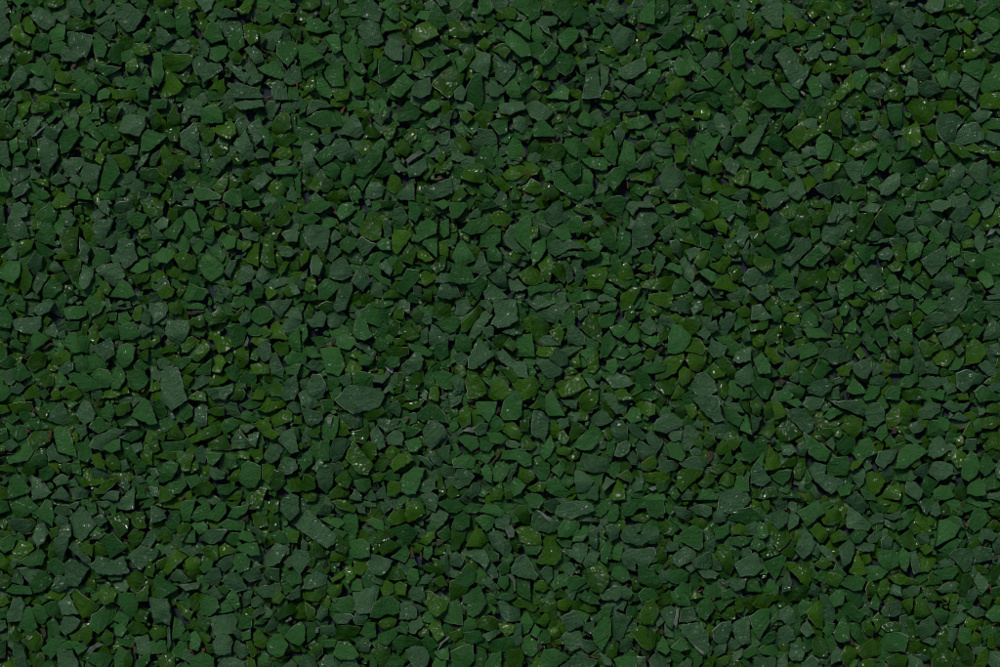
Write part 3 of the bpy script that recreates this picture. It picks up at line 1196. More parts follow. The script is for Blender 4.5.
t 36 21 42 19 47 22 43 23
y 81 40 86 36 87 44 83 45
T 600 300
g 45 32 46 23 49 17 54 17 60 24 59 29 55 34 50 36 46 35
t 61 57 64 50 70 48 76 54 77 60 71 64 64 64
t 80 15 85 11 90 9 89 16 86 20 85 26 81 22
g 89 18 90 12 94 11 97 16 94 19 90 20
y 57 18 59 12 65 11 67 16 64 22 60 23
y 57 33 61 26 67 27 71 33 68 36 62 34
y 57 40 59 36 66 36 71 34 70 42 66 48 60 46
y 42 42 48 37 55 36 56 40 51 48 46 50 43 48
y 53 47 55 45 63 49 59 55 55 57 52 53
y 73 45 77 41 84 47 82 51 76 52
y 77 41 82 37 90 46 90 52 85 50
g 83 36 90 28 95 31 95 34 89 37
t 74 27 79 28 84 32 82 37 76 38 72 34
g 0 38 0 26 6 21 10 26 11 29 7 33 4 38
g 5 36 13 31 19 31 21 35 15 39 8 38
g 16 42 26 35 29 38 26 43 18 46
g 27 45 34 42 43 44 43 47 35 49 28 48
g 22 50 26 46 31 49 36 56 33 60 27 59
y 38 57 42 51 48 53 50 59 47 63 42 63
t 4 53 10 48 18 51 22 55 16 58 8 58
t 27 18 33 12 37 16 37 21 34 23 30 22
t 39 15 42 10 50 15 49 18 43 16
g 17 24 23 18 26 24 25 28 20 28
y 13 4 16 0 23 0 20 5 14 7
t 47 6 49 1 57 0 61 4 60 9 55 9
y 69 9 71 2 74 0 78 4 82 8 77 11 72 10
y 77 1 83 0 92 0 93 4 89 6 82 5
y 37 0 47 0 47 4 43 5
y 44 11 50 9 57 13 56 17 50 15
t 61 6 65 2 68 5 65 8 62 10
t 66 14 74 11 74 16 69 19
t 65 22 72 18 74 21 71 26
t 72 17 77 14 79 20 74 21
t 91 49 97 43 100 41 100 55 95 58 91 55
y 79 54 84 55 87 59 83 65 81 64
t 91 35 97 32 100 32 100 40 92 42 89 40
g 5 41 10 39 12 44 9 49 4 46
y 4 58 9 56 12 61 6 65
y 11 61 16 59 22 66 12 67
g 19 57 25 55 28 60 22 63
g 28 62 35 60 38 65 34 67 28 67
t 62 66 68 63 77 64 79 67 62 67
y 48 66 52 58 56 60 57 66
g 93 65 98 60 100 59 100 67 94 67
y 88 23 93 21 94 24 90 26
y 91 7 97 4 100 7 99 10 94 11
y 39 23 44 18 47 19 44 26 40 28
g 29 27 37 24 39 27 36 31 32 30
g 7 18 14 16 19 21 13 25 9 23
g 0 6 8 0 11 0 10 6 5 8 0 8
g 0 13 6 9 10 12 8 17 0 18
y 17 11 20 3 23 5 23 11 19 14
y 31 8 36 4 41 7 38 10 33 10
y 29 36 33 33 39 35 34 40 30 40
t 94 24 100 21 100 27 96 28
g 20 33 24 30 27 33 22 36
b 37 34 42 29 43 32 40 36
b 35 52 41 51 40 53 37 54
T 750 300
t 50 34 56 31 62 31 68 36 68 40 62 42 56 43 51 40 49 37
t 69 44 74 40 80 40 81 46 78 52 73 52 69 48
g 2 57 6 52 12 53 16 57 14 62 11 66 8 65 5 61
g 32 33 40 28 44 30 45 35 40 38 34 39
g 34 17 36 10 40 7 44 11 45 17 40 19
g 36 20 41 19 47 19 53 25 46 26 39 25
g 42 49 46 40 50 42 55 46 50 49 46 53
g 32 49 35 45 44 53 40 57 34 56
t 39 59 45 54 51 53 55 56 53 61 47 64 40 62
t 1 13 2 4 7 3 14 12 9 14 3 14
y 0 17 4 15 12 14 11 18 4 21 1 21
y 2 28 6 22 10 25 9 30 5 31
y 9 24 13 20 19 21 19 26 13 30
y 10 35 11 31 16 32 20 38 22 41 17 42 13 39
g 3 40 8 36 13 43 13 48 6 49
y 23 14 26 9 33 8 33 15 28 16
g 14 5 18 4 21 10 20 14 16 14
t 26 19 34 17 35 24 31 25
y 22 18 26 18 31 24 26 27 23 25
y 25 43 29 40 33 43 31 48 25 50
t 48 9 52 5 57 6 57 10 53 14 50 12
y 56 13 60 10 61 15 59 20
g 61 21 65 16 69 14 72 18 70 21 65 22
g 83 24 88 18 92 24 91 30 88 31 85 28
t 76 8 82 3 83 6 80 10 77 11
g 79 13 83 8 90 4 90 9 86 14 82 16
t 89 11 91 9 94 19 98 25 97 27 94 24
y 92 12 100 7 100 18 96 18
y 91 33 94 28 100 31 100 38 95 39
g 77 28 83 29 88 34 85 36 79 33
y 70 35 74 32 77 37 73 39
g 66 57 69 53 75 58 76 62 70 63 65 61
g 76 65 81 58 86 58 86 62 83 66 77 67
g 90 63 93 58 100 59 100 67 91 67
t 81 44 85 42 90 46 86 49 82 50
t 81 52 86 50 91 54 88 58 83 56
g 45 3 50 0 55 0 54 4 48 7
g 60 5 64 1 66 5 64 10 61 10
y 65 0 78 0 75 4 69 4
t 50 14 55 15 55 22 53 24 48 18
y 58 47 62 44 67 46 66 50 60 50
t 55 54 59 52 62 54 60 56 57 56
t 55 60 59 58 60 65 55 66
t 0 46 3 49 3 54 0 56
g 19 61 25 60 29 64 27 67 20 67
g 27 60 33 57 37 60 35 65 31 66
y 19 27 22 26 22 35 19 34
t 24 33 30 30 32 36 28 38
t 52 28 58 27 61 30 55 31
y 20 2 26 1 28 6 23 9
t 38 65 45 63 49 65 48 67 38 67
t 27 52 30 49 32 51 31 54 28 54
b 18 54 21 52 26 54 21 58
T 850 300
t 61 6 65 2 70 0 78 0 76 6 71 11 66 16 63 13
y 56 39 62 34 67 32 73 35 68 41 64 44 58 43
y 77 38 78 30 82 26 88 30 90 35 86 41 81 43 78 43
g 68 40 73 36 77 36 76 42 72 46 68 46
y 46 29 49 27 54 33 53 37 50 38 47 34
y 42 10 46 7 49 10 47 16 43 18
y 26 15 33 8 38 7 40 12 37 16 32 18
g 30 22 36 17 41 17 41 27 38 29 33 25
y 24 34 28 28 34 33 31 40 27 39
y 34 28 39 29 42 35 38 37 34 33
g 45 0 54 0 64 0 58 6 52 9 46 5
g 32 0 42 0 42 6 36 7 33 3
t 42 46 44 39 51 42 51 48 46 50
g 34 40 38 39 42 42 39 49 34 48
g 33 57 38 50 45 49 45 54 39 58
t 46 57 52 51 64 52 66 55 60 57 54 60
t 71 49 78 47 89 51 87 55 80 57 75 61 71 58
t 86 44 90 41 96 44 97 49 92 50
t 51 12 57 8 62 9 65 14 61 17 55 18
t 59 25 65 20 72 18 75 23 69 28 63 32 60 29
g 44 22 50 16 56 20 51 22 47 25
g 80 21 83 18 89 19 85 25 79 25
g 74 10 80 5 84 10 83 15 78 15
t 90 22 95 13 99 18 100 24 95 26 90 27
t 86 0 95 0 100 3 100 10 95 10 92 7
g 83 12 86 8 90 9 88 15
w 56 21 64 20 70 17 70 19 63 21 57 22
y 36 62 41 59 46 60 50 66 36 67
y 60 48 63 45 67 49 62 51
g 55 65 60 60 63 61 61 67
t 63 57 69 54 71 60 65 63
g 83 61 88 57 95 61 98 67 86 67
y 90 55 95 50 100 49 100 53 94 56
t 94 31 100 28 100 36 96 36
t 52 48 54 42 59 45 58 49
t 70 33 74 30 76 34 73 36
g 96 60 100 56 100 62
y 54 32 60 29 60 32 55 35
t 92 58 98 54 98 58 95 61
y 72 63 77 62 79 66 73 66
b 83 42 86 40 84 46 81 46
T 0 400
g 36 20 42 16 46 21 50 32 51 38 45 36 39 34 37 28
g 53 32 56 27 58 25 61 30 61 37 58 41 53 39
g 4 39 12 34 18 29 22 34 18 40 12 42 6 42
g 19 42 22 36 25 32 30 33 30 44 25 46 20 46
g 5 60 7 53 11 50 17 56 21 60 19 62 12 64 6 65
t 21 51 27 54 33 60 34 62 29 65 22 66
y 52 56 57 48 60 45 65 50 69 54 64 57 57 58
g 60 18 63 12 67 12 71 17 70 20 66 22
t 50 9 52 5 56 0 61 3 63 9 61 14 56 16 52 13
t 32 13 37 5 41 2 44 7 46 16 42 17 37 16
g 67 8 71 3 74 3 76 9 73 14 69 12
y 76 6 80 3 86 2 87 6 82 10 78 10
t 61 30 63 25 70 22 76 19 84 20 78 26 71 31 68 33
g 80 25 90 20 97 18 94 24 88 28 84 27
g 89 10 93 3 97 0 100 0 100 14 95 13
t 31 34 35 29 39 36 47 40 40 42 36 40 32 41
g 69 32 75 27 80 26 80 33 74 35
y 70 42 75 36 80 41 80 46 75 47
y 61 38 66 36 69 40 70 46 64 45
y 18 26 22 21 29 20 33 21 33 27 28 30 22 33
g 7 22 11 17 16 18 17 24 12 27
g 20 13 24 12 29 19 24 20 20 17
y 6 4 13 1 21 2 21 7 15 9 8 8
y 23 7 26 3 31 4 31 12 27 12
y 0 4 5 4 6 7 0 10
t 50 17 57 17 58 22 55 25 51 20
y 48 23 51 20 52 26 50 29
g 80 28 85 28 91 36 91 43 88 42 84 36
y 93 35 97 30 100 28 100 43 96 42
y 38 44 43 42 47 43 46 50 42 47
g 27 47 32 45 36 48 34 52 28 54
t 36 53 40 50 45 51 44 56 38 57
t 46 59 52 58 58 62 57 65 50 66
t 35 65 41 58 46 64 47 67 36 67
y 63 62 70 54 77 52 77 55 70 62
t 66 66 73 61 79 62 78 67
t 79 67 84 62 90 58 90 64 85 67
g 91 64 94 61 98 65 97 67 91 67
t 80 57 82 51 86 57 85 60
y 0 32 2 28 3 34 0 36
g 0 20 4 19 5 26 0 29
t 3 29 8 26 12 30 7 34 4 33
t 43 58 49 52 51 57
g 5 12 9 9 12 12 8 15
t 83 17 90 12 92 17
y 42 1 47 0 52 2 48 5
y 62 52 66 48 74 50 70 54
t 88 31 93 29 94 33 90 35
t 88 52 94 51 96 54 90 56
y 0 59 4 57 4 66 0 67
t 10 65 18 64 22 67 10 67
t 80 41 84 40 86 45 81 47
y 1 45 5 43 10 44 10 48 5 48
r 17 20 21 19 20 22 17 22
r 72 15 74 14 75 17 73 18
r 32 20 35 20 35 27 32 24
T 150 400
g 60 49 62 43 66 41 73 44 74 52 70 58 64 58 60 54
g 6 49 9 43 14 40 19 43 18 48 14 53 9 55 6 54
g 47 17 50 13 55 12 59 16 55 20 49 22
y 27 26 35 20 43 14 48 11 48 18 46 23 40 25 33 27 29 28
y 38 29 44 25 51 22 52 33 47 34 41 33
t 54 27 59 20 65 26 67 31 61 33 55 33
y 72 7 80 0 91 0 90 4 84 6 78 8
y 70 16 79 12 81 19 86 23 82 26 76 24 72 20
y 80 12 88 7 94 9 94 14 88 17 83 18
t 86 26 90 21 95 19 96 27 99 34 94 35 90 31
t 76 38 78 31 84 29 88 33 85 40 81 42
y 67 35 72 32 75 32 75 39 71 42
y 75 43 82 42 83 48 79 55 75 52
y 83 47 88 48 90 54 86 59 81 61 77 57
t 86 44 90 38 97 40 98 45 94 49 89 49
g 20 4 25 2 28 5 28 11 24 13 20 10
t 30 7 35 2 38 5 37 17 33 18 30 14
y 10 22 14 16 18 17 22 24 20 27 14 27 11 26
y 20 42 23 36 27 30 31 30 29 38 26 47 22 47
t 31 34 35 31 38 37 36 42 32 41
g 38 36 48 36 47 39 42 43 39 41
t 40 50 41 44 45 45 50 49 49 52 43 53
g 10 58 17 52 22 49 24 57 20 62 14 63
y 6 58 12 60 16 64 12 67 7 67
y 27 61 34 55 38 54 43 59 40 63 32 64
g 24 52 31 50 34 54 27 58
y 54 51 59 43 60 48 58 54 53 56
g 46 57 54 56 58 58 52 63 46 62
y 65 64 73 58 77 60 76 67 65 67
g 60 10 64 7 69 10 71 14 67 15 62 13
t 66 24 72 22 72 27 70 31 67 29
y 93 54 97 48 100 46 100 61 94 61
y 55 37 60 34 66 35 66 39 59 39
g 50 40 57 40 58 44 54 46 51 44
y 38 8 43 5 49 6 49 10 42 10
y 39 11 45 11 40 16 38 15
t 50 6 54 2 58 5 60 12 56 11
g 60 3 65 0 74 0 71 5 65 6
t 10 3 14 0 21 0 20 4 15 7
g 2 4 6 0 9 2 11 8 8 14 4 11
g 0 8 4 12 5 15 0 16
y 4 38 10 34 17 35 18 39 12 40
y 0 30 4 27 6 33 2 35
y 0 37 3 36 3 41 0 42
g 7 29 14 28 22 28 21 34 15 33 9 34
y 27 44 31 40 32 45 28 48
t 0 46 4 46 6 50 2 53
t 92 4 96 0 100 2 100 8 96 8
y 2 22 6 19 10 23 8 27 3 26
y 22 19 30 19 29 22 25 24
t 89 65 94 62 100 65 100 67 89 67
t 0 58 5 59 6 64 2 64
y 52 66 58 61 61 61 60 67
y 97 12 100 10 100 16 96 16
g 95 19 100 19 100 26 96 25
t 60 17 65 16 69 18 64 21
w 13 9 15 8 17 12 15 13
T 300 400
y 32 33 36 28 43 35 48 43 45 49 40 49 36 46 32 39
t 11 50 14 44 22 43 26 44 22 49 22 56 17 62 13 58
t 20 34 23 27 29 26 33 28 31 34 27 39 22 41
t 20 43 26 41 29 46 26 52 21 52
t 58 26 61 22 67 20 69 26 68 30 62 30 59 29
t 47 22 51 18 54 21 56 25 56 31 53 33 48 28
g 70 28 73 26 79 25 81 30 78 34 73 34
g 66 56 69 50 77 45 83 46 81 52 78 57 77 62 71 63 67 61
g 69 48 77 42 81 44 80 47 72 50
t 81 55 85 53 89 54 90 59 84 62 79 60
y 60 43 66 36 73 36 75 40 68 45 63 47
y 57 34 61 31 67 34 62 41 58 38
y 48 42 56 36 60 41 55 47 50 46
y 42 31 46 28 50 30 51 36 47 40 43 36
g 13 20 15 14 20 10 25 12 25 20 22 26 15 26
y 4 21 12 15 14 16 12 24 8 24
t 1 5 7 6 15 9 15 13 8 17 4 14
t 27 11 36 9 41 8 41 18 36 19 31 16
y 35 21 40 20 45 16 46 22 43 28 37 27
y 42 9 48 6 55 5 56 8 50 13 45 13
g 78 9 84 4 91 4 96 9 98 15 93 14 87 13 82 15 79 13
t 82 21 86 14 91 14 96 18 97 23 92 29 87 32 83 28
g 12 34 14 28 19 28 20 33 19 40 14 40
t 77 37 85 39 88 43 87 46 82 43
t 85 33 91 36 94 41 93 44 88 41
g 37 56 40 53 46 53 47 58 43 61 39 60
y 58 58 60 53 66 55 67 60 63 64 59 64
y 92 57 94 48 96 52 97 62 94 64
t 90 35 95 31 100 30 100 40 95 40
t 50 63 56 57 58 65 53 67 50 67
g 0 41 4 35 8 37 8 42 4 46 0 47
y 0 55 4 50 10 53 10 59 4 61 0 60
y 20 62 26 57 33 64 33 67 20 67
t 34 66 37 60 41 64 41 67
t 42 66 48 60 50 63 50 67
g 14 0 22 0 22 7 16 8
t 24 0 54 0 52 5 46 7 36 9 28 5
y 47 50 53 48 57 50 53 54 49 55
t 52 12 60 12 66 14 62 20 57 21 52 17
y 68 4 74 0 83 0 80 4 74 6
g 71 17 76 18 81 20 76 24 71 24
t 60 3 65 0 67 5 66 11 60 8
y 24 53 31 47 34 53 32 58 27 57
y 27 20 30 18 33 22 30 24 26 23
t 2 0 8 0 12 4 7 6 1 3
t 8 46 13 40 15 42 12 48
y 2 65 6 61 11 63 10 67 4 67
t 81 65 87 62 92 65 90 67 81 67
t 95 0 100 0 100 4 94 4
g 58 49 66 50 66 53 58 53
w 17 12 22 11 21 18 19 18
T 450 400
t 54 16 56 8 61 8 66 14 65 22 63 29 60 25 56 24 54 20
g 36 6 39 0 48 0 47 10 44 13 36 13 34 10
g 16 9 18 0 31 0 30 8 26 14 21 10
g 64 8 65 0 71 0 76 10 66 10
y 35 20 38 15 42 15 48 23 46 26 41 25
y 48 26 51 23 57 30 54 33 48 33
g 60 35 64 27 67 24 70 30 67 36 63 39
g 26 17 30 10 35 14 35 19 31 21
g 57 49 58 44 62 40 66 43 66 49 63 53 60 53
g 65 39 70 36 72 40 69 44 66 42
g 68 47 73 41 77 38 77 46 73 51
g 64 55 69 53 76 58 81 62 77 65 70 64 64 60
t 83 54 84 47 90 49 95 54 91 62 86 61
t 87 42 89 36 100 38 100 48 94 48 88 46
y 80 22 82 16 87 16 90 20 86 24 81 28
y 71 24 75 21 79 25 77 29 73 28
g 84 31 86 25 92 21 98 28 94 33 87 33
y 71 34 76 31 81 33 78 37 72 36
y 77 38 82 34 88 33 86 38 81 41
g 5 26 10 24 18 25 19 31 14 34 8 30
g 20 26 27 28 29 30 26 34 21 33
g 36 34 42 33 48 33 54 38 54 43 50 44 44 40 36 39
g 16 38 21 34 27 33 29 36 24 42 19 40
y 24 40 27 34 31 32 32 36 28 41
g 2 41 10 36 17 40 15 45 7 46 3 45
y 11 47 16 42 20 43 20 49 15 49
g 28 48 31 42 38 42 39 48 34 55 29 54
g 21 46 25 44 28 49 28 55 23 53
t 2 55 5 47 11 46 16 51 12 57 5 59
t 10 62 16 55 20 55 19 62 14 65
y 27 60 34 55 36 62 34 67 27 67
g 40 58 43 52 50 57 47 62 41 65
y 45 52 47 44 54 48 56 51 52 55 47 55
y 52 59 60 55 64 56 62 61 55 61
t 38 55 41 44 46 40 44 47 41 54 39 58
t 36 27 43 27 47 30 45 32 38 31
g 25 22 33 22 37 26 34 29 27 28
t 16 20 20 16 25 16 24 22 18 23
y 6 8 12 3 14 9 13 16 8 18 5 14
y 47 14 52 12 52 20 47 20
y 53 5 58 1 61 5 57 6
y 86 4 90 0 95 0 94 8 90 9
t 74 0 85 0 84 6 78 4
t 96 10 100 7 100 17 95 15
y 77 42 83 42 82 49 78 48
w 5 23 12 18 16 18 16 22 9 21
g 50 65 55 62 61 64 62 67 50 67
b 66 50 69 48 69 51 67 52
b 28 11 33 3 34 8 31 11
b 26 44 33 35 33 31 35 33 33 39 28 45
t 92 65 96 56 100 57 100 67
t 72 14 78 12 79 17 74 19
y 0 7 4 6 5 10 2 12 0 12
g 0 13 4 12 5 18 2 21 0 21
y 36 62 41 60 41 66 37 66
T 600 400
t 62 0 77 0 80 4 82 13 77 14 69 8 64 3
t 78 17 83 13 87 18 87 22 83 27 78 25
t 36 16 41 11 48 9 53 12 55 17 51 20 44 22 36 20
t 53 25 56 19 60 17 67 22 64 28 60 33 56 34
g 44 31 48 28 52 28 56 37 54 40 47 38
t 24 33 26 27 31 30 38 34 36 39 30 40 25 37
t 31 24 34 21 39 25 42 28 38 33 33 29
t 18 18 22 15 26 18 31 24 28 26 21 22
t 8 22 8 15 14 14 18 18 18 27 13 28
t 38 46 43 41 53 41 51 46 44 49
t 53 42 60 38 67 38 71 42 67 47 57 45
y 51 58 52 48 58 46 68 47 66 51 60 55 54 61
y 29 50 38 48 47 49 46 54 38 56 31 54
y 71 46 78 43 86 42 86 46 80 49 73 48
y 66 56 70 51 76 50 76 54 70 58
y 78 33 82 27 87 31 87 36 79 36
y 83 26 88 20 92 23 93 30 89 33 86 31
g 94 31 96 27 100 28 100 37 96 38
g 82 4 88 6 95 12 92 17 85 13
g 95 12 100 10 100 23 94 20
y 48 1 54 1 57 7 56 13 50 8
y 57 4 63 3 65 8 61 12 58 9
y 24 3 30 0 36 3 36 9 32 11 26 8
g 17 11 22 5 27 7 27 13 21 15
t 10 37 12 30 17 28 20 29 19 34 14 38
g 5 32 6 26 10 26 10 34 8 38 5 36
g 4 47 9 42 13 43 14 47 10 52 6 50
t 18 38 22 34 25 38 24 43 21 43
y 12 51 18 47 22 51 20 55
t 20 57 24 52 29 53 28 60 22 61
y 7 64 12 54 16 59 17 66 9 67
y 28 42 35 38 38 41 37 45 32 48 28 46
y 80 56 83 47 89 49 89 56 85 58
y 86 46 93 41 97 46 95 50 88 48
g 89 60 92 51 98 52 99 60 95 61
g 65 66 69 59 74 60 78 66 72 67
t 80 64 86 60 98 62 100 67 80 67
t 7 5 14 2 18 4 17 8 11 9
t 46 24 49 20 54 21 53 26 48 27
y 69 29 71 22 75 23 77 28 72 32
y 63 30 67 25 69 28 68 32
t 62 18 65 13 68 16 68 19
g 81 41 85 36 89 38 88 42
t 0 40 4 39 6 44 3 48 0 48
t 2 58 5 52 10 54 7 58 3 60
g 28 66 35 62 43 63 44 67
t 54 66 58 60 61 62 61 66
y 61 58 64 55 66 60 63 63
g 40 10 42 5 47 4 47 9 43 11
t 0 12 4 10 8 13 5 16 0 17
y 2 21 6 19 8 25 5 26
w 53 19 53 15 55 14 55 18 54 20
w 32 59 37 57 38 59 35 61
y 38 57 44 53 47 53 44 59 40 61
b 70 38 74 32 77 34 76 39 73 43 71 41
g 90 38 96 36 97 40 92 40
t 60 34 65 32 70 33 67 37 62 37
t 84 2 92 2 95 8 90 7
y 93 1 100 0 100 10 96 6
g 46 62 51 60 53 63 50 66
T 750 400
t 27 7 33 5 38 8 43 15 41 20 37 22 32 18 28 13
t 77 8 80 3 85 2 89 8 89 13 83 18 79 17
t 54 1 64 0 70 1 76 6 75 10 70 9 62 6
g 36 22 42 26 49 31 53 34 50 41 45 40 40 36 38 29
y 17 21 25 11 30 16 34 23 27 27 20 27
y 9 4 13 1 15 2 16 12 11 12
y 15 3 20 2 23 7 22 11 17 13
g 51 44 56 39 65 38 67 43 64 50 57 51 52 50
t 40 47 44 42 50 44 50 49 58 52 62 56 54 62 48 59 43 54
g 69 36 74 27 80 26 84 35 79 38 73 40
g 58 30 64 24 70 27 70 33 64 37 59 34
y 61 18 68 10 75 13 74 20 70 25 66 23
y 10 47 13 30 16 37 21 44 17 46
y 20 44 25 40 31 39 31 43 27 45
y 29 48 32 38 37 38 38 46 34 53 30 52
t 0 46 4 42 10 47 13 53 8 57 0 55
t 22 32 27 30 30 34 26 37 22 36
g 50 11 55 5 61 8 57 11 53 13
y 43 13 49 11 55 13 62 15 57 18 49 18
t 85 42 86 35 92 33 98 34 95 40 89 45
y 77 51 81 48 86 49 90 54 86 61 82 64
t 68 49 74 44 77 47 76 54 73 58 70 54
g 84 24 86 18 91 16 92 23 88 27
y 91 10 95 5 100 3 100 14 95 19 92 18
g 14 51 20 47 27 47 26 52 22 57 17 54
y 65 45 69 41 76 39 74 43 68 47
t 48 7 46 5 50 4 53 6 50 8
g 24 1 32 0 34 3 31 5
t 36 3 40 0 49 0 47 5 41 7
y 7 23 12 17 16 15 17 20 13 25
t 0 18 0 9 6 13 5 20 2 23
y 0 1 5 0 7 5 6 10 2 8
g 0 30 5 33 6 37 2 41 0 42
g 20 60 27 54 28 58 25 62
t 76 42 79 41 82 45 78 47
t 70 65 71 61 75 66 74 67 68 67
g 75 60 82 62 84 67 77 66
y 2 65 5 60 12 58 18 58 18 64 10 66
y 48 19 54 19 56 22 52 25 48 23
t 51 29 54 25 57 29 55 33
y 57 24 60 20 62 22 60 25
y 87 66 90 60 95 55 100 56 100 64 94 67
t 8 25 17 24 18 27 12 28
g 22 65 28 62 33 65 32 67 24 67
t 33 60 34 55 38 61 37 64
t 40 61 43 57 48 65 45 67
g 58 60 64 55 69 57 66 63 60 64
t 32 30 36 28 38 33 36 37 33 36
g 10 34 7 38 4 41 3 43 8 44
b 25 59 27 52 29 52 28 59
g 90 27 94 24 98 30 95 32
b 94 23 97 14 100 18 100 24
T 850 400
g 30 45 33 34 38 30 44 29 51 34 45 38 40 42 36 45
t 53 49 56 42 62 41 68 44 69 49 65 52 59 54 55 52
g 28 53 34 46 38 45 44 51 41 54 34 54
t 43 48 48 43 52 42 52 49 50 52 46 51
g 48 60 50 51 54 52 58 55 56 61 53 65 49 63
t 52 36 55 27 60 24 65 29 67 33 62 36 56 39
g 52 23 53 15 58 14 62 18 64 23 60 25
t 42 11 48 6 54 1 60 3 60 8 54 12 46 13
y 26 13 28 4 31 4 34 13 33 17 28 18
y 33 12 32 3 36 1 41 6 41 12 38 17 35 18
y 68 40 69 34 73 33 77 37 76 43 72 45
g 74 48 77 39 80 34 84 36 86 44 84 50 79 54 75 52
g 79 58 84 51 90 55 90 62 84 64 79 62
g 86 46 89 38 93 38 97 44 90 50
g 89 54 96 48 99 51 98 57 92 60
y 89 28 92 21 97 21 100 25 100 34 95 32 91 34
t 35 21 40 23 47 28 44 29 37 26
t 37 61 38 55 44 55 48 61 45 67 40 64
g 56 61 61 57 67 58 69 64 63 67 57 66
y 70 60 74 55 79 60 77 66 71 65
t 68 12 72 9 79 13 76 14
t 70 3 80 2 76 8
y 88 13 95 11 98 14 94 19 89 18
y 76 23 80 15 83 20 83 24 78 25
y 66 21 68 17 72 19 70 23
y 41 43 46 40 47 42 43 45
t 76 33 78 26 84 26 83 33
t 62 3 68 1 73 6 69 8
y 92 4 98 1 100 4 98 9 91 8
t 40 17 45 14 50 17 49 20 43 22
t 86 5 89 3 90 8 87 10
y 62 38 66 36 67 39 64 41
t 97 44 100 43 100 55 98 52
t 88 30 91 29 92 35 89 37
y 22 64 26 57 32 55 34 60 32 67 23 67
t 90 64 97 60 100 60 100 67 90 67
y 71 27 76 24 76 29 72 31
T 0 500
t 45 13 50 8 55 4 59 10 64 16 60 21 54 27 49 24
t 42 44 47 39 53 42 59 46 56 50 52 57 46 57 44 53
t 60 43 68 38 76 40 82 38 86 48 80 50 72 49 66 49
g 69 26 75 22 78 25 84 32 79 35 73 39
g 32 41 38 39 45 45 44 48 37 51 33 47
g 13 41 20 35 26 32 30 37 28 43 19 44
t 12 46 20 44 26 46 30 48 24 51 21 56 16 51
g 20 57 27 48 31 48 35 54 30 60 23 62
g 6 0 23 0 25 5 19 9 13 13 9 9
g 21 8 27 5 30 0 34 2 36 10 35 17 29 14
t 6 14 10 12 18 13 22 17 17 23 10 20
t 36 27 40 18 46 17 47 22 44 32 41 41 38 39 36 34
t 22 25 24 18 29 16 32 21 29 28 25 30
y 72 12 77 11 81 8 86 14 85 20 80 24 76 20
y 86 11 90 8 96 8 97 18 92 19
y 85 24 90 20 96 22 94 28 89 30
t 86 38 94 30 100 33 100 42 94 46
y 9 35 14 27 20 28 22 32 13 40
y 32 35 35 27 38 28 38 38 33 39
y 53 34 58 30 62 30 61 37 56 36
y 62 38 64 29 70 30 71 36 66 38
t 36 8 40 3 46 4 48 9 42 11
t 45 4 52 2 50 6 46 5
t 63 2 70 0 76 0 73 4 70 5
t 74 5 80 0 89 0 89 6 84 7
y 66 66 68 57 73 57 78 62 74 67
y 47 59 51 58 56 62 64 66 60 67 48 67
y 76 55 84 50 92 48 96 53 92 60 84 58
g 79 66 84 61 89 62 90 67
g 4 61 8 57 20 58 21 62 12 63
y 0 51 5 50 8 54 4 59 0 59
y 56 57 60 47 63 52 63 60
t 40 10 45 12 45 17 38 17 36 14
t 46 31 49 28 54 33 60 40 59 43 53 38
t 35 59 38 51 44 52 44 59 39 61
g 0 31 6 24 10 27 8 33 3 35
y 0 43 3 39 7 43 4 47
t 7 42 10 37 12 40 8 46 5 49
t 9 54 10 47 14 50 15 56
y 91 63 99 57 100 60 100 67 92 67
g 58 3 63 2 64 8 61 10
t 95 29 98 22 100 22 100 31
g 70 50 80 49 80 53 74 54
t 62 12 68 10 71 14 66 17
g 0 0 5 1 6 7 2 10 0 10
t 60 26 64 22 70 23 66 26
y 34 19 39 18 38 24 35 25
t 14 65 18 63 26 64 25 67 14 67
y 97 45 100 44 100 50 97 49
y 30 63 38 60 43 63 40 67 31 67
b 52 56 54 51 58 49 57 53 54 56
b 69 8 71 6 74 9 72 10
T 150 500
t 74 40 79 35 85 29 91 32 90 37 86 42 78 45
y 8 48 11 40 16 33 24 37 20 42 14 47 11 50
y 24 41 28 36 33 40 33 48 34 53 28 54 25 48
g 2 54 5 50 10 54 18 59 12 63 6 66 4 60
t 36 51 40 46 46 46 47 52 44 57 38 57
t 49 54 54 49 60 49 62 55 64 59 58 61 52 58
g 57 36 64 36 67 40 66 46 59 48 56 42
t 45 43 50 38 55 37 55 44 50 47
g 58 33 64 29 71 29 73 36 67 37
y 44 34 50 29 54 32 58 34 52 37 46 38
y 33 33 38 30 44 30 45 39 41 41 36 36
t 33 27 36 20 44 19 51 20 48 26 41 29
g 46 16 52 12 58 12 63 15 62 20 52 20
g 49 26 54 22 60 23 59 29 54 30
g 60 26 62 21 67 22 70 27 66 28
g 38 12 42 6 46 2 50 3 50 9 45 14
g 52 11 56 5 62 3 66 3 64 8 58 12
g 28 12 32 5 38 2 40 8 36 13 30 14
g 21 10 21 2 26 0 30 1 28 7 26 14 22 13
y 17 17 21 13 27 17 25 23 21 28 19 23
g 10 16 19 10 20 13 16 21
y 4 3 8 0 20 0 20 6 14 6
t 0 4 4 4 10 10 10 12 2 15 0 15
g 28 17 34 13 38 17 37 21 33 23
t 0 21 7 16 9 17 5 24 0 26
y 68 11 73 8 78 12 78 17 73 19 69 16
y 80 13 85 10 86 18 80 20
y 77 2 82 0 86 1 85 7 82 9
t 87 7 88 0 100 0 100 8 93 13
g 89 49 95 44 100 50 100 54 95 57 91 54
t 75 50 79 46 86 47 86 54 79 53
t 70 59 76 56 84 55 86 60 80 64 73 63
t 61 50 65 45 73 48 74 52 66 54
t 66 43 71 41 74 45 70 47
g 33 44 36 36 42 41 41 45 36 48
y 90 24 95 20 99 22 98 28 92 28
g 80 22 86 20 91 25 92 29 85 28
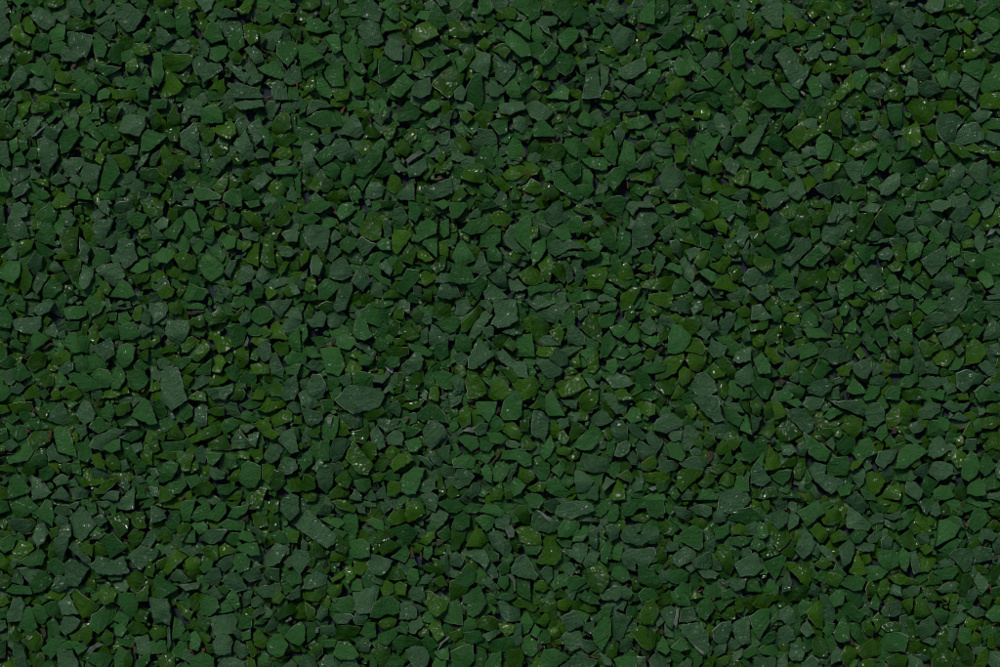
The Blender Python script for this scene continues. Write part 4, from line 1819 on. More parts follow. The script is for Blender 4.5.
t 93 15 100 9 100 18 97 18
y 63 6 67 0 74 0 73 6 68 7
t 89 41 94 38 97 41 92 45
t 94 42 97 33 100 33 100 48
t 12 53 17 47 22 48 27 54 22 55
t 20 57 33 56 32 59 24 60 20 58
t 91 65 96 60 100 57 100 64 95 67
y 82 66 85 61 90 66 87 67
t 60 65 65 60 68 61 67 67 60 67
g 52 63 55 61 58 66 56 67 52 67
y 26 65 29 62 36 63 36 67 26 67
t 20 33 27 30 32 35 27 38
y 49 0 59 0 58 4 54 5
g 46 60 49 57 53 60 50 63
t 38 62 43 58 48 64 45 66
t 66 18 70 18 77 25 76 28
y 6 25 9 20 14 24 14 27 8 29
t 17 66 21 62 25 67
y 0 41 3 43 3 49 0 51
t 0 33 5 34 4 38 0 40
y 5 42 9 39 11 41 8 46 5 46
b 60 12 66 9 66 16 63 15
w 91 31 93 32 93 36 91 37
T 300 500
t 0 8 5 7 13 14 20 19 24 24 22 29 18 32 14 28 11 23 0 17
t 45 43 48 36 54 37 61 41 59 46 54 50 49 49
t 86 15 90 5 95 6 99 10 96 16 92 19 87 18
t 36 65 38 61 50 57 53 56 52 67 36 67
g 60 20 68 16 71 16 78 21 74 27 72 30 68 26
g 33 35 34 28 42 26 46 29 46 37 40 39 35 38
y 53 30 55 24 59 26 66 31 68 29 62 34 55 37
y 53 28 52 19 56 18 62 24 58 25
g 28 18 30 11 36 8 39 12 38 21 33 21
g 13 13 18 11 27 13 29 15 25 19 18 16
g 44 14 48 12 55 14 56 20 50 19
y 59 12 63 6 69 7 70 14 65 17 60 17
y 70 10 71 2 76 1 82 3 83 9 77 13 72 14
y 24 33 25 24 29 26 33 31 30 36
y 20 40 21 35 27 33 32 38 27 41
g 61 38 67 33 71 31 73 36 70 41 64 40
g 41 50 46 46 50 52 50 57 44 59 41 55
g 35 60 34 52 40 54 41 60
y 21 53 26 48 32 45 32 49 26 53 22 55
y 20 65 22 57 28 57 27 62 22 66
t 2 59 5 51 12 48 18 51 17 56 8 59
y 2 63 7 59 18 57 16 64 12 67 3 67
y 53 57 58 54 62 57 62 62 56 64
y 63 58 67 55 71 59 69 63
t 71 63 76 58 83 60 84 67 72 67
t 81 52 85 50 88 53 85 56 80 55
y 80 45 88 42 96 48 92 51 84 48
g 71 55 73 46 78 47 79 53 76 57
y 84 65 86 58 92 62 98 67
y 56 50 62 45 68 47 70 52 64 54 58 53
t 94 38 98 36 100 40 100 52 96 46
t 0 26 5 29 4 33 0 34
t 0 37 5 34 7 40 4 45 0 49
y 8 32 10 26 16 33 18 37 12 38
y 21 1 30 0 37 5 36 8 28 6
t 12 8 16 3 20 4 19 10 13 10
t 35 1 41 2 44 9 39 8
t 43 1 50 1 50 4 46 5 42 4
t 52 2 60 2 60 6 56 8 53 5
t 83 0 91 0 90 7 86 6
g 92 2 100 0 100 8 95 5
y 63 3 69 2 67 5
y 37 40 44 40 45 46 40 50 35 47
y 79 28 85 22 90 21 90 25 84 30
g 92 23 100 17 100 25 96 27
t 5 48 12 42 14 46 8 49
y 5 42 7 36 12 38 8 44
y 30 46 34 43 36 51 32 56
g 82 38 83 31 87 29 88 36 85 40
t 77 22 81 20 84 22 80 25
y 46 32 50 28 53 33 50 36
t 28 66 31 61 34 63 34 67
y 89 55 94 51 98 57 94 58
b 73 40 74 31 76 33 77 40
b 89 29 92 27 97 27 94 30 91 32
b 78 41 79 34 82 35 82 41
b 14 44 17 39 19 42 18 47 15 48
T 450 500
t 72 4 77 0 90 0 95 4 96 7 88 11 80 13 71 10
t 55 11 58 7 64 11 72 16 73 19 66 22 57 20 54 17
t 61 2 70 0 73 2 71 8 66 7
y 57 42 61 36 65 30 69 27 74 33 74 39 69 43 62 43
y 44 20 48 18 54 18 60 23 60 29 53 30 48 28
g 49 30 56 28 61 32 58 36 52 36
t 41 45 45 39 50 37 55 43 58 50 56 53 48 51 42 49
g 44 53 46 49 53 54 54 62 53 67 48 65 44 60
g 4 52 8 46 12 43 17 48 16 54 12 58 6 57
g 12 63 14 56 19 56 22 60 23 67 12 67
y 0 55 6 53 12 59 9 65 2 67 0 67
g 77 54 80 51 86 51 92 54 84 60 80 61 78 59
g 67 56 73 50 78 49 78 56 70 60
t 60 48 64 44 68 46 68 52 66 55 62 52
y 89 48 95 44 100 41 100 60 96 61 92 56
t 89 42 93 36 99 36 98 41 91 45
t 26 23 32 21 36 26 40 29 41 33 37 37 33 34 28 29
t 30 14 36 10 40 12 40 18 36 20 31 18
g 17 13 22 10 30 11 28 18 24 20 20 17
g 2 16 4 11 9 8 13 11 13 17 8 20 4 19
y 0 18 6 18 10 21 9 27 5 33 0 33
y 11 31 15 22 17 18 22 22 24 27 20 31 15 32
t 8 34 11 32 18 34 23 34 26 40 23 46 20 42 10 37
g 24 36 28 34 32 36 32 40 28 41
y 43 7 46 4 50 4 53 10 53 16 49 16 46 13
g 72 19 76 13 82 13 86 17 84 22 78 25 73 24
g 71 27 75 25 81 28 80 31 75 31
t 75 34 80 31 88 28 92 32 91 37 87 42 82 39 77 36
t 92 21 94 16 98 19 100 23 100 28 97 32 93 28
g 84 22 90 18 92 22 88 27 82 27
t 87 14 92 12 98 12 99 14 93 15
g 32 45 36 41 40 45 38 49 34 49
t 23 55 26 52 31 57 30 62 27 60
t 24 44 27 42 31 46 31 51 28 52
t 0 36 4 35 9 40 6 44 0 42
g 35 39 39 35 42 37 42 40 39 43
g 20 7 24 3 32 4 36 8 34 11 28 10
g 0 0 12 0 9 6 4 9 0 8
y 57 54 62 54 66 59 62 61 57 59
g 9 6 14 2 20 4 18 8 11 8
y 50 0 60 0 59 5 54 5
t 75 43 80 42 83 46 81 50 77 48
g 33 52 38 51 39 56 36 59 32 56
y 71 62 74 59 77 63 76 67 71 67
t 31 64 37 61 42 64 41 67 31 67
g 87 63 92 61 98 65 98 67 87 67
y 38 29 42 26 46 29 45 35 42 33
w 36 19 41 16 43 20 43 25 39 26
w 57 6 60 7 68 13 72 15 70 17 64 13
w 37 49 42 49 44 54 44 61 43 61 42 54
b 32 41 37 36 39 35 35 42
T 600 500
g 53 24 56 20 62 17 68 20 69 26 68 31 66 33 60 29 54 27
t 14 37 18 33 27 32 36 33 37 36 34 42 30 46 24 42 23 47 18 46 15 42
t 14 24 18 17 22 17 24 22 30 24 32 27 28 30 20 29 16 28
t 28 22 33 17 38 19 40 25 37 29 33 29
g 26 44 30 46 36 47 39 54 41 57 36 60 31 58 26 54
g 15 3 22 0 42 0 43 8 38 12 33 10 30 6 26 6 22 10 17 10
g 8 50 10 45 14 44 18 47 20 53 15 55
t 49 38 53 33 58 31 63 35 64 39 58 43 53 45 49 42
t 62 40 68 37 74 35 76 42 72 46 64 45
g 45 53 47 48 54 46 59 49 58 54 51 56
y 59 15 64 12 72 13 75 17 70 20 64 18
y 40 16 44 13 47 16 48 22 44 24 40 21
y 77 36 80 30 86 31 88 39 89 45 87 49 83 46 80 42
g 76 20 81 17 86 16 86 21 82 25 78 26
g 85 13 92 6 98 5 100 5 100 15 90 15
t 78 6 82 0 94 0 97 3 92 8 86 9
t 75 10 79 7 84 10 83 14 77 15
t 61 6 67 3 74 5 74 9 71 11 64 9
t 49 6 53 5 61 8 61 12 58 14 51 10
t 44 35 46 28 52 29 52 33 48 35
t 38 52 42 47 45 50 44 54 40 55
t 71 26 74 21 77 25 77 31 73 31
g 69 62 71 57 78 57 82 60 82 64 75 66 70 66
t 83 55 88 52 98 53 96 58 90 60
t 90 43 96 39 100 40 100 50 94 51
t 95 33 100 32 100 39 95 38
y 37 38 43 32 45 38 44 41 40 43
g 50 60 55 55 61 57 61 62 58 67 52 65
y 60 64 63 61 69 65 68 67 60 67
g 86 26 94 24 100 25 100 29 94 31 88 29
g 26 62 32 60 38 62 38 67 26 67
y 39 64 43 60 48 61 48 65 43 67
y 0 44 4 45 6 51 4 58 1 61 0 61
g 1 34 5 28 8 31 7 37 4 42 1 40
g 8 34 12 30 15 32 13 40 8 39
g 48 14 52 15 58 18 58 22 54 19
y 87 19 93 16 98 19 99 23 90 23
t 6 60 10 56 13 58 14 64 10 66
t 13 58 17 57 21 62 19 66 14 65
y 21 54 24 52 26 58 22 60
g 5 10 9 3 12 4 13 9 10 14 6 14
t 4 18 8 16 13 19 12 25 8 27 5 23
y 19 11 24 11 28 9 34 12 30 15 23 14
t 66 47 72 46 79 49 77 52 70 52
g 82 61 87 60 89 64 86 67 82 67
t 0 61 6 60 10 66 2 67
t 22 18 26 16 27 20 24 22
w 47 10 50 4 53 4 49 9
w 35 32 38 32 37 34
T 750 500
g 32 8 40 4 45 1 49 8 44 12 38 17 35 14
t 64 12 66 4 70 7 76 13 80 17 79 20 70 19 65 18
y 48 12 52 7 58 4 60 9 62 13 56 17 50 16
t 30 32 35 20 41 24 43 28 41 34 36 39 33 36
t 59 33 66 26 70 29 69 36 66 41 62 43 61 38
g 67 24 70 20 76 20 78 23 73 28 70 28
g 85 37 88 34 95 34 99 39 99 44 94 47 90 46 86 42
g 77 48 80 44 86 44 92 48 88 52 80 54
y 67 48 70 38 72 34 75 42 77 49 73 51
y 25 44 29 42 36 45 42 49 41 54 38 59 33 55 27 48
g 10 42 17 38 25 36 21 45 17 54 13 48
g 61 56 65 51 72 50 77 53 74 59 70 60 63 58
y 47 54 54 49 58 49 62 52 58 58 52 57
y 22 63 27 57 36 57 40 59 38 67 22 67
t 22 53 26 49 28 54 26 60 22 61
t 25 15 28 8 32 11 32 16 26 20
t 15 9 20 7 25 9 24 15 19 19 15 15
y 10 22 14 14 18 17 24 20 27 25 24 30 19 33 14 28
g 4 20 7 15 11 17 12 22 9 25 6 25
t 42 29 46 28 50 30 54 34 58 41 54 40 49 36
t 41 31 44 28 47 35 46 39 42 36
t 0 36 4 35 7 40 8 46 4 50 0 50
t 65 0 75 0 77 4 76 9 72 7 68 4
y 54 24 60 20 63 22 64 26 58 28 55 28
y 40 20 45 16 51 19 52 24 49 28 46 28
y 44 43 48 39 52 40 54 43 49 46
y 21 35 26 31 30 35 28 38 22 37
g 53 64 58 60 64 60 64 67 53 67
g 64 63 67 59 74 63 74 67 65 67
g 56 47 58 42 64 50 62 51
t 16 2 20 0 24 1 24 6 18 6
t 25 4 28 0 31 2 32 8 28 8
g 0 11 0 6 5 8 8 13 3 17
y 7 35 9 31 14 32 19 36 14 38 9 39
g 0 31 3 24 8 27 10 31 5 34
t 80 14 84 9 88 10 88 14 82 16
y 92 8 95 2 99 1 100 4 98 8
g 80 2 84 1 87 5 86 8 83 8
t 90 12 96 9 100 8 100 11 96 13
t 88 27 92 24 95 26 94 32 89 33
y 77 60 80 54 84 58 85 64 79 65
y 85 60 89 53 93 56 92 62 88 65
y 4 65 10 62 14 64 14 67 4 67
t 40 63 42 56 46 59 45 64
y 8 2 12 1 13 6 11 9 9 7
y 75 38 80 36 81 40 77 43
t 70 32 76 29 83 30 82 34 75 34
t 92 62 96 57 100 56 100 64
T 850 500
t 67 37 71 33 78 32 83 32 82 40 80 47 77 48 72 42
t 83 32 90 31 95 33 95 39 89 42 83 43
g 58 24 60 14 65 13 70 17 73 18 70 24 64 28 58 30
g 60 34 64 30 70 26 74 27 72 31 66 35
g 79 16 82 8 87 5 91 8 92 14 88 19 83 21
y 31 26 36 22 40 20 44 26 46 31 41 33 34 30
g 31 17 36 9 40 7 44 10 39 14 36 19 32 20
y 42 11 46 8 52 17 55 22 53 23 47 19
y 60 6 64 2 67 4 69 10 66 11 62 10
y 47 40 52 36 58 38 57 43 52 48 48 48
g 32 38 35 32 39 36 39 43 37 47 34 45
g 33 34 34 32 37 33 38 35
t 40 35 44 33 46 38 47 47 43 49 41 42
y 27 52 32 49 37 51 40 52 45 54 45 57 38 57 30 55
y 47 55 50 53 54 58 58 62 61 67 52 67 50 62
y 73 60 75 50 78 49 81 54 80 60 77 66 73 65
g 58 49 63 45 70 44 72 48 69 52 62 53
t 58 60 63 56 69 53 73 57 71 61 62 62
t 83 54 86 49 91 53 92 58 88 62 85 59
t 86 25 88 20 94 20 97 24 95 27 90 26 88 28
t 95 28 97 23 100 24 100 34 97 36
t 45 23 47 20 53 24 52 29 47 29
t 54 5 58 2 60 9 57 11 54 9
t 32 62 38 58 46 58 45 63 36 66
y 83 46 86 44 93 48 92 50 86 49
g 65 14 69 11 74 13 75 18 71 17
y 94 50 97 44 100 43 100 51 96 53
g 78 0 94 0 95 4 88 5 83 4
g 75 27 78 28 77 31 73 34
y 47 33 51 30 54 33 50 36
t 45 2 50 0 54 4 51 10 47 5
y 94 8 100 4 100 10 96 10
g 95 60 99 57 100 67 95 66
y 53 50 55 47 56 55 53 56
g 86 66 89 62 94 65 94 67
y 92 18 96 14 97 19 93 21
t 79 65 84 60 84 67 79 67
t 60 42 63 40 67 43 61 45
r 76 17 78 14 80 17 78 19
r 92 55 94 56 95 61 93 61
T 0 567
g 79 21 83 17 89 18 92 23 91 30 86 36 82 36 80 30
g 61 33 65 29 71 25 76 27 76 35 70 41 66 44 61 39
y 48 20 51 16 57 21 63 24 65 27 61 32 56 34 52 28
y 65 20 68 12 73 13 77 18 76 23 70 25
t 40 23 46 19 49 24 52 31 46 30 42 31
t 40 42 43 34 47 32 53 36 50 41 44 45
y 53 42 56 38 62 38 62 47 58 51 54 47
g 31 38 36 34 40 42 38 47 33 44
g 28 27 34 23 39 23 41 30 41 35 36 33 30 32
g 21 28 25 25 29 27 32 33 28 38 24 36
g 13 40 17 27 20 27 23 33 25 40 20 43 15 42
y 17 44 21 41 27 46 28 52 24 56 19 54
t 5 32 10 21 14 20 17 24 14 35 6 36
t 38 57 40 55 48 56 52 63 52 67 40 67
g 29 54 35 48 40 46 46 50 50 54 44 56 38 56 34 61
g 58 60 62 57 70 57 75 60 70 65 62 64
y 85 41 89 36 96 39 99 43 94 45 87 44
t 90 48 95 46 100 46 100 56 94 58 91 54
g 76 41 80 37 84 42 81 46 77 45
y 67 47 71 42 75 45 75 50 71 52
g 77 48 83 46 88 48 88 53 80 52
t 10 58 11 50 16 54 18 60 18 66 12 66
y 18 58 25 57 29 61 24 65
y 6 48 6 38 10 36 13 46 10 51
t 0 52 3 50 3 60 0 62
g 46 50 52 50 57 54 52 58
y 47 46 51 43 54 49 49 50
g 76 60 80 54 84 56 84 66 78 67
g 92 62 100 56 100 62 94 65
t 3 43 6 43 8 48 4 49
g 56 67 58 62 63 66 63 67
y 2 66 6 62 10 64 8 67
y 83 60 87 55 88 62 86 67 83 67
t 0 36 3 36 4 40 0 44
y 29 18 35 17 40 18 38 22 31 22
y 90 32 95 29 99 31 97 36 92 36
y 17 22 23 18 28 19 24 22 18 25
g 0 30 5 27 5 33 1 35
y 0 25 4 20 6 23 3 26
g 26 64 35 63 40 66 40 67 27 67
w 58 56 60 53 65 50 70 52 64 54 60 59
b 43 32 48 32 58 37 54 38
b 88 48 90 50 91 63 89 67 88 58
b 25 40 30 40 32 46 28 54 29 46
T 150 567
t 40 34 47 32 53 31 60 32 57 38 55 44 50 44 44 45 41 40
t 0 21 5 21 12 22 14 32 13 38 8 36 4 38 1 30
t 42 50 45 45 53 46 55 50 53 58 46 59 43 57
g 60 36 64 31 68 34 67 40 61 40
y 69 45 72 42 78 47 80 51 75 54 70 52
g 78 52 82 45 88 45 92 52 89 58 84 60 79 56
g 90 47 95 40 100 37 100 52 95 51
g 16 56 19 50 24 50 25 57 21 61 17 60
g 27 45 30 43 34 49 32 55 28 54
g 15 44 16 34 20 36 23 42 20 47 15 48
g 27 61 35 57 42 61 42 67 28 67
t 43 66 48 62 56 61 63 64 64 67 43 67
g 72 59 75 55 79 60 80 67 73 67
g 52 20 55 16 59 20 60 26 57 28 54 25
t 60 24 63 17 68 16 67 24 62 27
t 70 14 76 12 86 11 87 16 83 20 76 20
y 27 20 31 18 34 21 33 28 29 30
g 34 24 38 19 44 21 46 27 40 32 35 31
g 42 30 46 25 51 22 55 29 48 31
y 20 32 23 28 28 31 27 35 21 33
y 24 41 28 37 32 34 32 39 28 42
y 33 46 38 43 40 48 37 51
y 0 44 4 39 10 42 10 46 4 49
y 6 60 12 58 16 61 15 66 8 67
g 0 50 5 48 10 50 11 57 6 57 0 58
t 68 22 72 19 76 23 74 26 68 26
y 82 22 85 16 90 20 86 24
t 92 23 96 18 100 14 100 20 95 23
y 83 32 90 26 100 22 100 29 92 33 86 35
y 65 60 69 62 71 66 66 67
t 56 56 58 50 63 52 66 57 61 61
y 65 50 67 49 71 57 68 60
t 55 43 58 41 62 44 60 48
g 62 44 67 42 67 47 63 48
t 69 31 74 26 76 30 74 32 70 33
t 74 33 77 26 82 30 80 33
g 70 38 76 33 78 36 74 38
t 78 40 82 33 86 34 85 40 80 43
y 79 61 85 59 92 60 88 63
t 11 44 13 39 14 50 12 55 11 50
g 20 66 24 63 28 66 28 67
t 88 65 94 62 98 65 98 67
y 38 52 42 52 44 57 40 57
g 21 46 25 43 26 49 22 49
t 39 64 46 60 45 62 40 66
y 33 39 38 33 41 36 37 42
w 90 36 94 33 95 35 91 37
r 26 55 29 54 29 57 26 58
r 34 54 37 54 37 57 34 57
T 300 567
t 36 17 42 16 50 12 53 12 52 20 47 30 40 31 36 28
g 47 33 49 25 54 21 62 20 66 24 66 30 62 32 58 31 52 34
g 21 25 25 21 33 19 36 22 35 30 28 31 23 29
t 22 35 24 31 32 31 35 33 32 37 25 38
t 36 35 37 31 43 31 45 34 42 38 38 38
g 23 58 25 50 32 50 36 53 39 59 36 61 27 61
y 24 48 25 40 33 39 40 41 38 46 34 50 28 49
g 40 44 45 37 50 38 50 46 46 48
y 49 58 50 51 56 50 60 55 59 63 55 66 51 63
g 53 45 60 42 66 40 64 46 58 52 54 50
y 52 38 55 34 61 32 64 36 62 40 56 42
t 67 34 68 25 72 24 77 28 77 33 72 35
t 72 42 74 36 80 34 82 38 78 42 76 44
y 84 25 86 17 92 19 98 24 97 28 91 32 87 30
g 94 33 97 27 100 24 100 35 96 36
y 86 41 88 36 93 35 96 42 96 46 91 49 88 46
t 71 55 77 53 83 54 86 59 82 66 75 64 71 60
g 62 50 66 46 72 45 78 47 82 50 84 54 76 53 70 54 66 58
g 81 50 85 46 90 50 92 52 86 56
g 90 57 95 54 100 54 100 61 94 61
t 11 42 14 40 22 39 24 42 23 46 14 46
g 4 46 5 37 10 37 12 41 10 46 5 50
g 0 52 0 37 3 40 3 48
y 6 52 10 50 14 52 15 58 11 61 8 57
t 0 63 5 59 10 62 12 67 0 67
t 13 64 17 59 22 59 24 65 22 67 14 67
t 26 66 30 61 37 61 40 67 27 67
g 46 66 48 59 51 63 51 67
g 59 64 62 58 67 62 70 63 66 67 60 67
g 65 42 68 36 72 40 71 44
t 40 50 43 47 47 51 45 56 41 56
t 71 20 75 13 82 14 83 20 80 24 75 23
y 63 12 66 10 71 12 70 18 65 18
y 54 12 57 9 62 14 62 18 56 19
y 4 24 10 29 9 36 5 34
t 11 33 14 26 18 28 18 32 14 35
y 15 26 18 20 20 22 19 27
t 69 66 74 64 82 67 70 67
y 79 44 82 41 85 42 86 47 81 47
g 87 66 90 61 97 62 96 67
g 12 49 18 48 24 49 23 53 16 53
t 72 24 80 26 84 29 80 30 78 27
w 10 44 11 40 13 40 12 44
w 5 52 10 48 11 50 7 53
w 91 57 93 51 99 46 100 47 95 51
T 450 567
t 32 24 36 22 40 26 46 28 46 36 43 36 38 36 35 33
g 12 24 15 16 19 12 22 17 24 24 20 30 15 33 12 31
t 74 34 77 32 83 29 88 34 89 38 84 41 79 42 76 39
t 75 46 79 43 86 43 88 48 86 54 81 56 77 53
g 60 61 63 55 70 54 76 58 79 60 74 63 68 65 62 65
g 48 49 53 46 58 50 58 57 54 60 49 58
g 47 46 48 34 51 31 55 38 52 44
g 59 51 60 42 63 40 67 47 66 51 62 52
t 69 67 76 62 84 58 92 60 97 63 94 67
y 42 24 45 21 53 21 59 22 60 26 56 30 50 27 46 27
y 60 30 61 22 68 22 72 26 70 30
y 33 38 37 37 43 39 42 43 38 46 34 43
y 18 36 22 33 30 34 33 37 31 41 25 42 19 40
g 8 40 12 34 16 34 18 40 14 43 10 43
g 0 25 5 22 8 29 8 38 4 36 0 34
g 24 54 29 49 34 47 42 46 44 54 36 56 28 57
g 21 67 28 58 34 57 33 67
t 34 58 37 52 37 60 36 67 33 67
y 38 56 47 55 49 60 46 66 40 67
y 58 37 64 32 66 35 63 40
y 65 38 70 33 72 33 71 40 67 41
y 66 41 72 40 74 46 70 48
g 54 45 57 39 60 42 58 47
t 22 45 30 42 34 44 30 46 25 49
g 10 44 20 43 22 49 14 51 10 49
g 0 57 8 53 15 52 16 62 10 66 3 66
y 87 28 90 23 96 26 97 29 92 30
g 86 20 90 16 97 20 99 24 93 24
t 86 52 89 48 96 50 97 55 92 57
g 95 44 100 38 100 55 97 51
t 90 38 96 36 94 44 90 42
y 53 66 58 59 61 63 58 67
y 0 44 7 41 8 46 3 49
b 58 52 61 51 63 54 59 56
r 66 50 68 50 72 54 70 55
b 8 28 11 28 10 33 8 32
g 31 20 36 17 42 18 43 20 38 22 32 21
t 44 38 47 38 48 50 45 52 43 46
y 70 50 74 47 75 51 72 52
y 72 24 78 20 81 25 78 29 73 28
t 62 24 67 17 70 18 69 20 66 21
T 600 567
t 53 39 60 37 65 37 72 44 73 47 73 56 70 59 66 56 60 50 56 46
t 75 43 80 38 87 36 88 40 84 50 78 50 75 47
t 88 39 95 34 100 33 100 50 95 52 90 48
t 8 37 10 30 15 31 21 34 19 40 14 49 10 48 8 44
t 40 30 47 26 50 28 48 41 44 38
t 53 36 55 28 62 27 65 36 60 37
y 21 43 27 39 34 42 38 46 36 53 33 55 28 53 24 49
g 64 27 70 22 74 22 77 27 74 32 70 35 66 33
g 77 24 83 21 89 22 84 26 80 29
y 27 32 30 24 35 22 39 29 35 38 30 38
g 23 33 28 30 32 34 31 41 26 39 23 36
y 37 24 40 20 46 16 49 18 46 24 41 28
g 0 37 4 33 7 35 7 45 4 48 0 50
g 26 18 30 14 36 15 39 21 34 24 28 24
t 14 50 18 47 22 49 21 55 17 58 13 57
y 80 32 85 27 89 26 90 32 84 35
y 90 24 93 18 98 23 95 30 91 30
y 5 59 8 48 12 51 11 59 8 61
g 2 54 6 50 6 57 3 57
g 10 62 17 59 24 60 25 67 14 67
t 25 60 30 60 31 67 25 67
t 33 62 38 57 44 60 48 67 35 67
g 38 54 42 46 46 55 44 58
g 46 57 52 56 56 60 52 64 48 62
g 48 54 54 48 58 50 59 54 54 56
y 68 66 73 60 76 62 74 67
y 78 62 83 59 87 60 85 64 80 65
y 83 67 88 62 94 63 93 67
g 62 66 64 60 68 60 68 64
t 76 55 80 51 84 52 83 57 78 60
t 84 54 88 47 94 52 92 55 88 57
g 95 58 100 53 100 60 96 60
t 50 66 58 62 61 63 60 67
g 44 18 51 16 58 20 60 26 52 26
y 52 22 58 22 60 26 56 27
t 8 24 12 28 16 29 18 24 14 20
g 0 30 3 27 8 27 6 33 1 34
t 32 40 37 36 39 41 36 45
b 39 44 42 40 44 44 41 46
r 74 20 77 20 77 23 75 23
r 76 27 80 28 79 30 77 29
w 49 38 51 28 53 27 52 34 51 41
w 60 50 66 54 70 57 69 59 64 55
T 750 567
y 42 58 43 48 46 46 50 49 52 56 51 59 46 60
g 56 44 60 36 63 32 67 40 66 48 60 50 57 48
g 61 26 66 24 72 29 76 32 73 37 67 35 62 30
g 66 38 70 38 75 44 77 50 74 52 69 47
g 53 21 58 16 64 16 62 24 56 26
g 63 16 68 15 74 19 75 25 71 28 65 22
y 22 17 27 14 36 13 40 18 38 22 30 22 24 25
t 20 29 26 26 30 31 31 36 26 39 21 35
t 19 50 20 42 25 39 29 42 30 48 25 52 20 54
g 0 33 6 28 12 28 13 36 10 42 6 47 2 42 0 38
y 2 25 6 19 12 18 14 23 11 28 4 27
y 38 30 43 24 47 22 49 32 48 41 44 40 40 34
t 47 18 51 18 56 26 57 34 54 38 50 36 48 28
g 32 27 35 22 41 24 40 29 34 32
g 51 45 55 46 58 52 55 57 51 56
g 49 43 52 37 56 38 55 44 52 46
g 36 47 42 46 43 54 38 56
g 8 50 12 45 17 45 17 48 11 52
g 7 55 12 51 18 54 19 57 14 59 9 58
y 72 57 76 51 82 48 88 53 88 58 82 60 76 61
g 87 50 92 44 100 43 100 55 95 57 90 55
y 61 59 65 53 71 54 71 60 67 65 63 64
t 54 60 58 53 61 56 60 62 54 64
t 3 66 4 61 12 60 17 61 16 67 4 67
t 18 63 24 60 26 67 17 67
t 27 60 28 52 32 52 36 57 34 62 29 62
t 88 30 92 24 93 33 90 33
t 93 26 98 22 100 24 100 31 95 33
y 75 38 79 35 83 42 82 46 77 43
t 10 40 14 34 18 31 18 34 14 40
t 34 42 38 36 42 43 38 46
y 72 66 76 62 82 62 84 67
y 90 42 96 37 100 38 100 41 95 43
y 82 36 86 30 88 38 85 42
g 80 26 84 18 87 24 85 28
y 92 60 98 57 100 60 100 65 95 66
t 35 64 42 60 46 64 44 67 36 67
g 0 55 3 52 4 58 0 61
g 30 40 33 38 34 44 31 46
b 64 49 68 47 71 52 69 54
T 850 567
g 20 52 24 45 31 43 38 46 36 56 28 57 23 56
y 48 7 52 10 57 16 64 24 66 28 58 27 54 22 50 14
y 44 33 44 22 47 19 51 22 54 30 50 33
g 55 30 60 28 65 30 65 36 62 40 58 36
t 45 44 47 37 52 34 58 40 54 46 49 48
t 66 39 70 34 75 30 78 34 74 38 69 40
y 77 38 80 33 88 34 89 38 84 42 79 41
g 72 46 74 40 81 42 80 50 75 52
g 88 42 93 39 98 42 96 48 90 49
y 80 52 83 44 88 46 87 54 83 54
y 36 54 40 50 46 49 48 56 42 58 37 57
y 71 53 74 51 79 56 83 58 82 64 78 67 74 60
y 54 66 56 57 60 52 65 55 68 62 66 67
t 66 48 67 41 72 42 71 48 68 51
g 91 32 97 26 100 27 100 36 95 36
y 86 20 90 17 95 21 93 28 89 26
t 79 30 83 26 87 28 89 32 84 33
t 78 22 79 16 84 14 85 19 82 24
y 67 28 68 18 72 19 71 28 69 30
y 38 48 39 36 42 36 44 43 43 48
t 34 46 34 34 38 33 39 42 38 48
y 25 61 32 58 37 60 36 66 28 67
t 39 66 40 59 47 62 53 66 52 67
t 41 59 48 58 53 61 50 63
t 49 50 54 47 58 50 55 52
t 22 28 25 24 26 30 24 34
t 27 30 29 24 33 24 32 30 29 34
y 22 40 28 37 34 38 33 42 24 43
y 83 65 88 57 92 55 93 62 88 67
t 93 64 94 57 98 57 97 66
y 62 20 68 18 66 24
g 97 45 100 43 100 53 98 53
t 71 30 73 26 78 28 75 30
y 35 24 41 20 42 26 40 31
t 97 62 100 58 100 67 97 67"""

K = 1.5
raw = []
tx = ty = 0
for line in DATA.strip().splitlines():
    p = line.split()
    if p[0] == 'T':
        tx, ty = int(p[1]), int(p[2])
        continue
    v = [int(a) for a in p[1:]]
    pts = [(tx + v[i] * K, ty + min(v[i + 1], 66.67) * K) for i in range(0, len(v) - 1, 2)]
    raw.append([p[0], pts])

def area(p):
    return 0.5 * sum(p[i - 1][0] * p[i][1] - p[i][0] * p[i - 1][1] for i in range(len(p)))

def hull(ps):
    ps = sorted(set(ps))
    def half(q):
        h = []
        for p in q:
            while len(h) > 1 and (h[-1][0] - h[-2][0]) * (p[1] - h[-2][1]) - (h[-1][1] - h[-2][1]) * (p[0] - h[-2][0]) <= 0:
                h.pop()
            h.append(p)
        return h[:-1]
    return half(ps) + half(ps[::-1])

# chips recorded in two halves on either side of a patch border become one again
def border_span(p, ax, c):
    a = [q[1 - ax] for q in p if abs(q[ax] - c) < 0.9]
    return (min(a), max(a)) if len(a) > 1 and max(a) - min(a) > 3 else None

